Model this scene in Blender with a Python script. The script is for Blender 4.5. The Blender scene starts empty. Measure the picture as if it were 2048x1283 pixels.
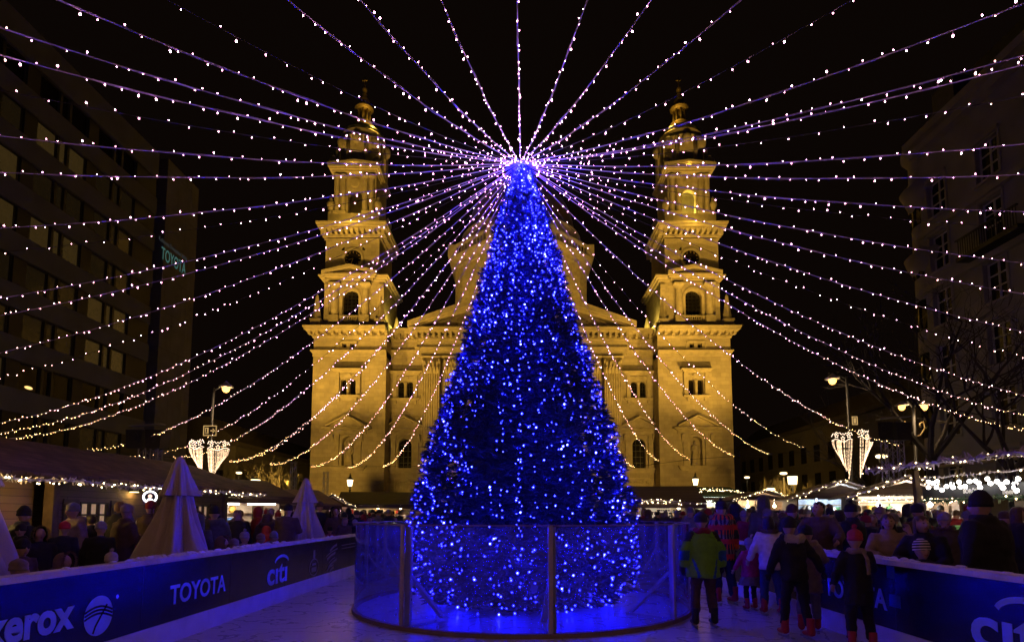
import bpy, bmesh, math, random
import numpy as np
from mathutils import Vector, Matrix, noise, geometry
rad = math.radians
scene = bpy.context.scene
COL = scene.collection
RND = random.Random(11)
# ---------------------------------------------------------------- camera
F, CX, CY, EYE = 1137.8, 1037.0, 931.0, 1.6        # focal length and principal point on the 2048 px wide frame
PITCH = math.atan(0.0843)
cam = bpy.data.objects.new('camera', bpy.data.cameras.new('camera'))
COL.objects.link(cam)
cam.location = (0, 0, EYE)
cam.rotation_euler = (math.pi/2 + PITCH, 0, 0)
cam.data.sensor_width = 36
cam.data.sensor_fit = 'HORIZONTAL'
cam.data.lens = F/2048*36
cam.data.shift_x = -(CX-1024)/2048
cam.data.shift_y = (CY-641.5)/2048
cam.data.clip_end = 2000
scene.camera = cam
CT, ST = math.cos(PITCH), math.sin(PITCH)
def P(px, py, Y):
    "point at depth Y seen at this place of the photograph"
    x, y = (px-CX)/F, (CY-py)/F
    t = Y/(CT-y*ST)
    return Vector((x*t, Y, EYE+t*(ST+y*CT)))
def proj(p):
    d = Vector(p)-Vector((0, 0, EYE))
    f = d.y*CT+d.z*ST
    u = -d.y*ST+d.z*CT
    if f < .05: return None
    return (CX+F*d.x/f, CY-F*u/f)
# ---------------------------------------------------------------- world, exposure
w = bpy.data.worlds.new('World'); scene.world = w
w.use_nodes = True
nt = w.node_tree
bg = nt.nodes['Background']
sky = nt.nodes.new('ShaderNodeTexSky'); sky.sky_type = 'NISHITA'; sky.sun_disc = False
sky.sun_elevation = rad(-6); sky.sun_rotation = rad(200)
mx = nt.nodes.new('ShaderNodeMixRGB'); mx.blend_type = 'ADD'; mx.inputs[0].default_value = 1
mx.inputs[2].default_value = (.055, .030, .020, 1)   # the glow of the town on the night sky
mu = nt.nodes.new('ShaderNodeMixRGB'); mu.blend_type = 'MULTIPLY'; mu.inputs[0].default_value = 1
mu.inputs[2].default_value = (.2, .2, .2, 1)
nt.links.new(sky.outputs[0], mu.inputs[1])
nt.links.new(mu.outputs[0], mx.inputs[1])
nt.links.new(mx.outputs[0], bg.inputs[0])
bg.inputs[1].default_value = 0.055
scene.view_settings.view_transform = 'Standard'
scene.view_settings.look = 'None'
scene.view_settings.exposure = 0
scene.view_settings.gamma = 1
scene.view_settings.use_curve_mapping = False
cy = scene.cycles
scene.render.engine = 'CYCLES'
cy.use_light_tree = True
cy.max_bounces = 6; cy.diffuse_bounces = 2; cy.glossy_bounces = 3; cy.transparent_max_bounces = 12
cy.caustics_reflective = False; cy.caustics_refractive = False
cy.sample_clamp_indirect = 2.0
cy.use_denoising = True
# ---------------------------------------------------------------- materials
MATS = {}
def mat(name, col, rough=.6, metal=0, var=.2, scale=6, bump=0, bscale=40, emit=None, es=0, spec=.5, alpha=None, sample='AUTO', ecol=None):
    if name in MATS: return MATS[name]
    m = bpy.data.materials.new(name); m.use_nodes = True
    t = m.node_tree; b = t.nodes['Principled BSDF']
    b.inputs['Roughness'].default_value = rough
    b.inputs['Metallic'].default_value = metal
    b.inputs['Specular IOR Level'].default_value = spec
    c4 = (*col, 1)
    if var > 0:
        tc = t.nodes.new('ShaderNodeTexCoord'); n = t.nodes.new('ShaderNodeTexNoise')
        n.inputs['Scale'].default_value = scale; n.inputs['Detail'].default_value = 5
        t.links.new(tc.outputs['Object'], n.inputs['Vector'])
        mp = t.nodes.new('ShaderNodeMapRange')
        mp.inputs[1].default_value = .25; mp.inputs[2].default_value = .75
        mp.inputs[3].default_value = 1-var; mp.inputs[4].default_value = 1+var
        t.links.new(n.outputs['Fac'], mp.inputs[0])
        mm = t.nodes.new('ShaderNodeMixRGB'); mm.blend_type = 'MULTIPLY'; mm.inputs[0].default_value = 1
        mm.inputs[1].default_value = c4
        t.links.new(mp.outputs[0], mm.inputs[2])
        t.links.new(mm.outputs[0], b.inputs['Base Color'])
    else:
        b.inputs['Base Color'].default_value = c4
    if bump > 0:
        tc = t.nodes.new('ShaderNodeTexCoord'); n = t.nodes.new('ShaderNodeTexNoise')
        n.inputs['Scale'].default_value = bscale; n.inputs['Detail'].default_value = 6
        t.links.new(tc.outputs['Object'], n.inputs['Vector'])
        bp = t.nodes.new('ShaderNodeBump'); bp.inputs['Strength'].default_value = bump; bp.inputs['Distance'].default_value = .05
        t.links.new(n.outputs['Fac'], bp.inputs['Height'])
        t.links.new(bp.outputs[0], b.inputs['Normal'])
    if es > 0:
        b.inputs['Emission Color'].default_value = (*(emit or col), 1)
        b.inputs['Emission Strength'].default_value = es
        m.cycles.emission_sampling = sample
    MATS[name] = m
    return m
def coursed(name, col, bw, bh, mortar=.012, var=.18, rough=.8, bump=.5, mortar_mul=.55, rot=False, big=.12):
    "courses of blocks, planks or shingles on upright faces"
    if name in MATS: return MATS[name]
    m = bpy.data.materials.new(name); m.use_nodes = True
    t = m.node_tree; b = t.nodes['Principled BSDF']
    b.inputs['Roughness'].default_value = rough
    tc = t.nodes.new('ShaderNodeTexCoord'); sp = t.nodes.new('ShaderNodeSeparateXYZ')
    t.links.new(tc.outputs['Object'], sp.inputs[0])
    ad = t.nodes.new('ShaderNodeMath'); ad.operation = 'ADD'
    t.links.new(sp.outputs[0], ad.inputs[0]); t.links.new(sp.outputs[1], ad.inputs[1])
    cb = t.nodes.new('ShaderNodeCombineXYZ')
    if rot:
        t.links.new(sp.outputs[0], cb.inputs[1]); t.links.new(sp.outputs[1], cb.inputs[0])
    else:
        t.links.new(ad.outputs[0], cb.inputs[0]); t.links.new(sp.outputs[2], cb.inputs[1])
    br = t.nodes.new('ShaderNodeTexBrick')
    br.inputs['Scale'].default_value = 1
    br.inputs['Brick Width'].default_value = bw; br.inputs['Row Height'].default_value = bh
    br.inputs['Mortar Size'].default_value = mortar; br.inputs['Mortar Smooth'].default_value = .3
    br.inputs['Color1'].default_value = (*[c*(1-var) for c in col], 1)
    br.inputs['Color2'].default_value = (*[min(1, c*(1+var)) for c in col], 1)
    br.inputs['Mortar'].default_value = (*[c*mortar_mul for c in col], 1)
    t.links.new(cb.outputs[0], br.inputs['Vector'])
    n = t.nodes.new('ShaderNodeTexNoise'); n.inputs['Scale'].default_value = .7; n.inputs['Detail'].default_value = 8; n.inputs['Roughness'].default_value = .65
    t.links.new(tc.outputs['Object'], n.inputs['Vector'])
    mp = t.nodes.new('ShaderNodeMapRange'); mp.inputs[1].default_value = .3; mp.inputs[2].default_value = .7
    mp.inputs[3].default_value = 1-big*1.6; mp.inputs[4].default_value = 1+big
    t.links.new(n.outputs['Fac'], mp.inputs[0])
    mm = t.nodes.new('ShaderNodeMixRGB'); mm.blend_type = 'MULTIPLY'; mm.inputs[0].default_value = 1
    t.links.new(br.outputs['Color'], mm.inputs[1]); t.links.new(mp.outputs[0], mm.inputs[2])
    t.links.new(mm.outputs[0], b.inputs['Base Color'])
    bp = t.nodes.new('ShaderNodeBump'); bp.inputs['Strength'].default_value = bump; bp.inputs['Distance'].default_value = .03
    iv = t.nodes.new('ShaderNodeMath'); iv.operation = 'MULTIPLY_ADD'; iv.inputs[1].default_value = -1
    t.links.new(br.outputs['Fac'], iv.inputs[0]); t.links.new(n.outputs['Fac'], iv.inputs[2])
    t.links.new(iv.outputs[0], bp.inputs['Height']); t.links.new(bp.outputs[0], b.inputs['Normal'])
    MATS[name] = m
    return m
def glow(name, col, es, sample='AUTO'):
    if name in MATS: return MATS[name]
    m = bpy.data.materials.new(name); m.use_nodes = True
    t = m.node_tree; t.nodes.remove(t.nodes['Principled BSDF'])
    e = t.nodes.new('ShaderNodeEmission'); e.inputs[0].default_value = (*col, 1); e.inputs[1].default_value = es
    t.links.new(e.outputs[0], t.nodes['Material Output'].inputs[0])
    m.cycles.emission_sampling = sample
    MATS[name] = m
    return m
def plexi(name, tint=(.8, .82, .86), haze=.10):
    m = bpy.data.materials.new(name); m.use_nodes = True
    t = m.node_tree; t.nodes.remove(t.nodes['Principled BSDF'])
    tr = t.nodes.new('ShaderNodeBsdfTransparent'); tr.inputs[0].default_value = (*tint, 1)
    gl = t.nodes.new('ShaderNodeBsdfGlossy'); gl.inputs['Roughness'].default_value = .07
    df = t.nodes.new('ShaderNodeBsdfTranslucent'); df.inputs[0].default_value = (.8, .8, .8, 1)
    d2 = t.nodes.new('ShaderNodeBsdfDiffuse'); d2.inputs[0].default_value = (.8, .8, .8, 1)
    mz = t.nodes.new('ShaderNodeMixShader'); mz.inputs[0].default_value = .5
    t.links.new(df.outputs[0], mz.inputs[1]); t.links.new(d2.outputs[0], mz.inputs[2])
    tc = t.nodes.new('ShaderNodeTexCoord'); n = t.nodes.new('ShaderNodeTexNoise'); n.inputs['Scale'].default_value = 3.2; n.inputs['Detail'].default_value = 9
    t.links.new(tc.outputs['Object'], n.inputs['Vector'])
    mp = t.nodes.new('ShaderNodeMapRange'); mp.inputs[1].default_value = .35; mp.inputs[2].default_value = .7
    mp.inputs[3].default_value = haze*.55; mp.inputs[4].default_value = haze*1.45
    t.links.new(n.outputs['Fac'], mp.inputs[0])
    m1 = t.nodes.new('ShaderNodeMixShader')
    t.links.new(mp.outputs[0], m1.inputs[0]); t.links.new(tr.outputs[0], m1.inputs[1]); t.links.new(mz.outputs[0], m1.inputs[2])
    fr = t.nodes.new('ShaderNodeFresnel'); fr.inputs[0].default_value = 1.4
    m2 = t.nodes.new('ShaderNodeMixShader')
    t.links.new(fr.outputs[0], m2.inputs[0]); t.links.new(m1.outputs[0], m2.inputs[1]); t.links.new(gl.outputs[0], m2.inputs[2])
    t.links.new(m2.outputs[0], t.nodes['Material Output'].inputs[0])
    return m
# ---------------------------------------------------------------- mesh builder
class MB:
    def __init__(s): s.v = []; s.f = []; s.m = []
    def add(s, vs, fs, m=0):
        o = len(s.v); s.v += [tuple(v) for v in vs]
        s.f += [tuple(i+o for i in f) for f in fs]; s.m += [m]*len(fs)
    def box(s, x0, x1, y0, y1, z0, z1, m=0):
        if x0 > x1: x0, x1 = x1, x0
        if y0 > y1: y0, y1 = y1, y0
        if z0 > z1: z0, z1 = z1, z0
        s.add([(x0,y0,z0),(x1,y0,z0),(x1,y1,z0),(x0,y1,z0),(x0,y0,z1),(x1,y0,z1),(x1,y1,z1),(x0,y1,z1)],
              [(0,3,2,1),(4,5,6,7),(0,1,5,4),(1,2,6,5),(2,3,7,6),(3,0,4,7)], m)
    def obox(s, c, size, M, m=0):
        hx, hy, hz = [k/2 for k in size]
        vs = [Vector(c)+M@Vector((a*hx, b*hy, d*hz)) for d in (-1, 1) for b in (-1, 1) for a in (-1, 1)]
        s.add(vs, [(0,2,3,1),(4,5,7,6),(0,1,5,4),(1,3,7,5),(3,2,6,7),(2,0,4,6)], m)
    def beam(s, a, b, w, h, m=0, up=(0,0,1)):
        a, b = Vector(a), Vector(b); d = (b-a); L = d.length; d.normalize()
        u = Vector(up)
        if abs(d.dot(u)) > .98: u = Vector((0, 1, 0))
        x = d.cross(u).normalized(); z = x.cross(d).normalized()
        M = Matrix((x, d, z)).transposed()
        s.obox((a+b)/2, (w, L, h), M, m)
    def tube(s, pts, r, n=8, m=0, cap=True, sq=1):
        pts = [Vector(p) for p in pts]
        if not hasattr(r, '__len__'): r = [r]*len(pts)
        rings = []; o = len(s.v); prev = None
        for i, p in enumerate(pts):
            d = (pts[min(i+1, len(pts)-1)]-pts[max(i-1, 0)])
            if d.length < 1e-9: d = Vector((0, 0, 1))
            d.normalize()
            if prev is None:
                u = Vector((0, 0, 1)) if abs(d.z) < .9 else Vector((0, 1, 0))
                x = d.cross(u).normalized()
            else:
                x = (prev-d*prev.dot(d)).normalized()
            prev = x; y = d.cross(x)
            for k in range(n):
                a = 2*math.pi*k/n
                s.v.append(tuple(p+(x*math.cos(a)+y*math.sin(a)*sq)*r[i]))
        for i in range(len(pts)-1):
            for k in range(n):
                a, b = o+i*n+k, o+i*n+(k+1) % n
                s.f.append((a, b, b+n, a+n)); s.m.append(m)
        if cap:
            s.f.append(tuple(o+k for k in reversed(range(n)))); s.m.append(m)
            e = o+(len(pts)-1)*n
            s.f.append(tuple(e+k for k in range(n))); s.m.append(m)
    def lathe(s, prof, c=(0,0,0), n=16, m=0, sx=1, sy=1, fn=None, a0=0, a1=2*math.pi, close=True):
        o = len(s.v); full = abs(a1-a0-2*math.pi) < 1e-6
        cols = n if full else n+1
        for r, z in prof:
            for k in range(cols):
                a = a0+(a1-a0)*k/n
                rr = r*(fn(a, z) if fn else 1)
                s.v.append((c[0]+rr*math.cos(a)*sx, c[1]+rr*math.sin(a)*sy, c[2]+z))
        for i in range(len(prof)-1):
            for k in range(n):
                a = o+i*cols+k; b = o+i*cols+(k+1) % cols
                s.f.append((a, b, b+cols, a+cols)); s.m.append(m)
        if full and close:
            if prof[0][0] > 1e-4: s.f.append(tuple(o+k for k in reversed(range(n)))); s.m.append(m)
            e = o+(len(prof)-1)*cols
            if prof[-1][0] > 1e-4: s.f.append(tuple(e+k for k in range(n))); s.m.append(m)
    def sph(s, c, r, n=10, m=0):
        if not hasattr(r, '__len__'): r = (r, r, r)
        h = max(4, n//2+1)
        s.lathe([(math.sin(math.pi*i/h)*1.0+1e-5, -math.cos(math.pi*i/h)*r[2]) for i in range(h+1)], c, n, m, r[0], r[1], close=False)
    def prism(s, poly, e0, e1, axis='y', m=0):
        "poly of (a, z) pairs drawn out along y (a = x) or along x (a = y)"
        n = len(poly)
        f = (lambda a, z, e: (a, e, z)) if axis == 'y' else (lambda a, z, e: (e, a, z))
        vs = [f(a, z, e0) for a, z in poly]+[f(a, z, e1) for a, z in poly]
        s.add(vs, [tuple(range(n)), tuple(reversed(range(n, 2*n)))]+[(i, i+n, (i+1) % n+n, (i+1) % n) for i in range(n)], m)
    def holed(s, outer, holes, y0, y1, m=0, mr=None, axis='y'):
        "plate from y0 (front) to y1 with openings through it"
        mr = m if mr is None else mr
        f = (lambda a, z, e: (a, e, z)) if axis == 'y' else (lambda a, z, e: (e, a, z))
        loops = [outer]+holes
        pts = [p for l in loops for p in l]
        tris = geometry.tessellate_polygon([[Vector((a, z, 0)) for a, z in l] for l in loops])
        s.add([f(a, z, y0) for a, z in pts], tris, m)
        for i, l in enumerate(loops):
            n = len(l)
            s.add([f(a, z, y0) for a, z in l]+[f(a, z, y1) for a, z in l],
                  [(k, (k+1) % n, (k+1) % n+n, k+n) for k in range(n)], mr if i else m)
    def build(s, name, mats, parent=None, smooth=False, loc=None, fixn=True):
        me = bpy.data.meshes.new(name)
        me.from_pydata(s.v, [], s.f)
        if not isinstance(mats, (list, tuple)): mats = [mats]
        for m in mats: me.materials.append(m)
        if len(mats) > 1: me.polygons.foreach_set('material_index', s.m)
        if smooth: me.polygons.foreach_set('use_smooth', [True]*len(me.polygons))
        if fixn:
            bm = bmesh.new(); bm.from_mesh(me); bmesh.ops.recalc_face_normals(bm, faces=bm.faces); bm.to_mesh(me); bm.free()
        me.update()
        return link(name, me, parent, loc)
def link(name, me, parent=None, loc=None):
    o = bpy.data.objects.new(name, me); COL.objects.link(o)
    if parent is not None: o.parent = parent
    if loc is not None: o.location = loc
    return o
def arch(x0, x1, z0, z1, n=10):
    "round-headed outline, z1 = crown"
    r = (x1-x0)/2; cx = (x0+x1)/2
    return [(x0, z0), (x1, z0)]+[(cx+r*math.cos(math.pi*k/n), z1-r+r*math.sin(math.pi*k/n)) for k in range(n+1)]
def rect(x0, x1, z0, z1): return [(x0, z0), (x1, z0), (x1, z1), (x0, z1)]
def circ(cx, cz, r, n=24): return [(cx+r*math.cos(2*math.pi*k/n), cz+r*math.sin(2*math.pi*k/n)) for k in range(n)]
def tag(o, label, cat, group=None, kind=None):
    if label: o['label'] = label
    if cat: o['category'] = cat
    if group: o['group'] = group
    if kind: o['kind'] = kind
    return o
def thing(name, label, cat, loc=(0, 0, 0), rz=0, group=None):
    o = bpy.data.objects.new(name, None); COL.objects.link(o)
    o.empty_display_size = .1
    o.location = loc; o.rotation_euler = (0, 0, rz)
    return tag(o, label, cat, group)
def copy_tree(o, parent=None):
    c = o.copy(); COL.objects.link(c)
    if parent is not None: c.parent = parent
    for ch in list(o.children): copy_tree(ch, c)
    return c
def lettering(text, size, m, M, parent=None, name='lettering', bold=0, extrude=.003, align='CENTER', shear=0, space=1, width=None):
    cu = bpy.data.curves.new('lettering', 'FONT')
    cu.body = text; cu.size = size; cu.extrude = extrude; cu.align_x = align; cu.offset = bold; cu.shear = shear; cu.space_character = space
    cu.resolution_u = 4
    t = bpy.data.objects.new('lettering', cu); COL.objects.link(t)
    dg = bpy.context.evaluated_depsgraph_get()
    me = bpy.data.meshes.new_from_object(t.evaluated_get(dg))
    bpy.data.objects.remove(t); bpy.data.curves.remove(cu)
    if width:
        xs = [v.co.x for v in me.vertices]; k = width/(max(xs)-min(xs))
        for v in me.vertices: v.co.x *= k
    me.materials.clear(); me.materials.append(m)
    me.transform(M)
    return link(name, me, parent)
def lamp(name, kind, loc, power, col, parent=None, size=.1, target=None, spot=None, blend=.5):
    l = bpy.data.lights.new(name, kind); l.energy = power; l.color = col
    if kind == 'AREA': l.size = size
    else: l.shadow_soft_size = size
    if kind == 'SPOT': l.spot_size = spot; l.spot_blend = blend
    o = bpy.data.objects.new(name, l); COL.objects.link(o); o.location = loc
    if target is not None: o.rotation_euler = (Vector(target)-Vector(loc)).to_track_quat('-Z', 'Y').to_euler()
    if parent is not None:
        o.parent = parent; o.location = Vector(loc)-parent.location
    return o
# ---------------------------------------------------------------- shared materials
STONE = coursed('limestone', (.42, .36, .26), 1.15, .52, .014, .10, .85, .35, .72)
STONE2 = mat('carved_limestone', (.44, .38, .27), .85, var=.22, scale=1.5, bump=.35, bscale=9)
DARKGLASS = mat('dark_window_glass', (.012, .010, .008), .15, var=0)
LEADROOF = mat('weathered_copper_roof', (.05, .055, .045), .6, var=.3, scale=1.2, bump=.2, bscale=6)
GILT = mat('gilded_metal', (.36, .27, .12), .5, .45, var=.25, scale=3)
BLACKMETAL = mat('black_painted_metal', (.012, .012, .013), .45, var=.2)
GREYMETAL = mat('galvanised_metal', (.28, .28, .29), .42, .7, var=.2, scale=10)
WOOD = mat('plain_timber', (.24, .155, .085), .7, var=.3, scale=5, bump=.2, bscale=30)
WHITEPAINT = mat('white_painted_timber', (.72, .68, .62), .5, var=.12, scale=3)
PLANK = coursed('warm_plank_wall', (.26, .17, .085), 3.2, .15, .006, .16, .7, .5, .35)
PLANKDARK = coursed('brown_plank_wall', (.13, .085, .05), 3.0, .14, .006, .16, .7, .5, .35)
SHINGLE = coursed('shingle_roof', (.16, .095, .055), .30, .2, .012, .28, .85, .8, .3, rot=True, big=.3)
WARMWHITE = glow('warm_bulb', (1, .72, .36), 14)
SODIUM = glow('sodium_lamp', (1, .46, .10), 5)
LANTERN = glow('lantern_pane', (1, .75, .38), 5)
# ---------------------------------------------------------------- ground and ice
g = MB(); g.add([(-900, -300, 0), (900, -300, 0), (900, 1500, 0), (-900, 1500, 0)], [(0, 1, 2, 3)])
tag(g.build('ground', coursed('paving', (.09, .08, .07), .6, .6, .012, .2, .6, .3, .5, rot=True)), None, None, kind='structure')
def icemat():
    m = mat('ice', (.56, .56, .59), .42, var=.12, scale=.9, bump=.10, bscale=3, spec=.35)
    t = m.node_tree; b = t.nodes['Principled BSDF']
    tc = t.nodes.new('ShaderNodeTexCoord'); n = t.nodes.new('ShaderNodeTexWave'); n.wave_type = 'RINGS'
    n.inputs['Scale'].default_value = .35; n.inputs['Distortion'].default_value = 30; n.inputs['Detail'].default_value = 6; n.inputs['Detail Scale'].default_value = 2
    t.links.new(tc.outputs['Object'], n.inputs[0])
    # skate scratches: thin bright lines along warped cell edges
    last = b.inputs['Base Color'].links[0].from_socket
    for sc_, wv in ((1.3, .35), (2.3, .6), (4.1, .5)):
        nz = t.nodes.new('ShaderNodeTexNoise'); nz.inputs['Scale'].default_value = wv; nz.inputs['Detail'].default_value = 2
        t.links.new(tc.outputs['Object'], nz.inputs['Vector'])
        av = t.nodes.new('ShaderNodeVectorMath'); av.operation = 'MULTIPLY_ADD'; av.inputs[1].default_value = (1.1, 1.1, 0)
        t.links.new(nz.outputs['Color'], av.inputs[0]); t.links.new(tc.outputs['Object'], av.inputs[2])
        vo = t.nodes.new('ShaderNodeTexVoronoi'); vo.feature = 'DISTANCE_TO_EDGE'; vo.inputs['Scale'].default_value = sc_
        t.links.new(av.outputs[0], vo.inputs['Vector'])
        m2 = t.nodes.new('ShaderNodeMapRange'); m2.inputs[1].default_value = .0; m2.inputs[2].default_value = .005*sc_; m2.inputs[3].default_value = .06; m2.inputs[4].default_value = 0
        t.links.new(vo.outputs['Distance'], m2.inputs[0])
        mi = t.nodes.new('ShaderNodeMixRGB'); mi.inputs[2].default_value = (.95, .95, 1, 1)
        t.links.new(m2.outputs[0], mi.inputs[0]); t.links.new(last, mi.inputs[1]); last = mi.outputs[0]
    t.links.new(last, b.inputs['Base Color'])
    mp = t.nodes.new('ShaderNodeMapRange'); mp.inputs[3].default_value = .27; mp.inputs[4].default_value = .36
    t.links.new(n.outputs['Fac'], mp.inputs[0]); t.links.new(mp.outputs[0], b.inputs['Roughness'])
    return m
ICE = icemat()
RW = 4.30; RY0, RY1 = -4.0, 24.0
g = MB(); g.box(-RW, RW, RY0, RY1, 0.004, .02)
tag(g.build('ice', ICE), None, None, kind='structure')
# ================================================================ the basilica
XC, YC = .46, 75.0
YB, YI, YT, YP = 72.3, 75.0, 72.9, 74.1
church = thing('basilica', 'floodlit twin-towered stone basilica standing behind the blue Christmas tree', 'church', (XC, YC, 0))
def A(px, py, Y): return XC-P(px, py, Y).x               # distance left of the church's axis
def Z(py, Y, px=700): return P(px, py, Y).z
def cbuild(mb, name, mats, parent=church, smooth=False): return mb.build(name, mats, parent, smooth)
def ly(Y): return Y-YC
def xr(s, a0, a1): return (min(s*a0, s*a1), max(s*a0, s*a1))
def cornice(mb, x0, x1, yf, yb, z, steps, m=0, ends=(1, 1)):
    "stack of projecting courses (height, projection) with its top at z"
    zz = z
    for h, p in steps:
        mb.box(x0-p*ends[0], x1+p*ends[1], yf-p, yb, zz-h, zz, m); zz -= h
    return zz
def modillions(mb, x0, x1, yf, z0, z1, pitch, w, proj_):
    n = max(2, int((x1-x0)/pitch))
    for k in range(n+1):
        x = x0+(x1-x0)*k/n
        mb.box(x-w/2, x+w/2, yf-proj_, yf+.01, z0, z1)
def sculpt(mb, c, h, wd, rnd):
    "a small standing figure in stone"
    x, y, z = c
    fn = lambda a, zz: 1+.12*math.sin(5*a+zz*4)
    mb.lathe([(wd*.5, 0), (wd*.46, h*.25), (wd*.40, h*.5), (wd*.52, h*.68), (wd*.45, h*.78), (wd*.16, h*.83)], (x, y, z), 10, 0, 1, .7, fn)
    mb.sph((x, y, z+h*.91), (wd*.21, wd*.21, h*.09), 8)
    mb.tube([(x-wd*.45, y-.05, z+h*.74), (x-wd*.52, y-wd*.2, z+h*.55), (x-wd*.1, y-wd*.42, z+h*.58)], wd*.13, 6)
    mb.tube([(x+wd*.45, y-.05, z+h*.74), (x+wd*.6, y-wd*.1, z+h*.55), (x+wd*.45, y-wd*.3, z+h*.4)], wd*.13, 6)
# --- main body
zc_b = Z(655, YB); zs_b = Z(700, YB)
a_out, a_in = A(624, 800, YB), A(771, 800, YB)
zc_i = Z(660, YI); zs_i = Z(700, YI)
m = MB()
m.box(-a_out+2.2, a_out-2.2, ly(YI)+.8, 38, 0, zc_i-.5)            # nave behind the front
def pair_holes(s, Y, l0, l1, r0, r1, yt, yb):
    hs = []
    for p0, p1 in ((l0, l1), (r0, r1)):
        x0, x1 = xr(s, A(p0, yt, Y), A(p1, yt, Y))
        hs.append(arch(x0, x1, Z(yb, Y), Z(yt, Y), 8))
    return hs
niches = {}; doors = {}; winb = {}; wini = {}
# inner bays and centre
holes = []
for s in (-1, 1):
    wini[s] = pair_holes(s, YI, 796.5, 808.5, 813.5, 826, 762, 796)
    x0, x1 = xr(s, A(797, 900, YI), A(823, 900, YI))
    doors[s] = arch(x0, x1, Z(936, YI), Z(877, YI), 12)
    holes += wini[s]+[doors[s]]
xi = a_in+.1
m.holed(rect(-xi, xi, 0, zc_i-.5), holes, ly(YI), ly(YI)+.8)
cbuild(m, 'wall', STONE)
for s in (-1, 1):
    for h in wini[s]+[doors[s]]:
        m = MB(); xs = [p[0] for p in h]; zs = [p[1] for p in h]
        x0, x1, z0, z1 = min(xs), max(xs), min(zs), max(zs)
        m.box(x0-.1, x1+.1, ly(YI)+.62, ly(YI)+.66, z0-.1, z1+.1)
        for k in range(1, 3): m.box(x0+(x1-x0)*k/3-.03, x0+(x1-x0)*k/3+.03, ly(YI)+.57, ly(YI)+.62, z0, z1, 1)
        for k in range(1, 5): m.box(x0, x1, ly(YI)+.58, ly(YI)+.62, z0+(z1-z0)*k/5-.03, z0+(z1-z0)*k/5+.03, 1)
        cbuild(m, 'window_pane', [DARKGLASS, BLACKMETAL])
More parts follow.
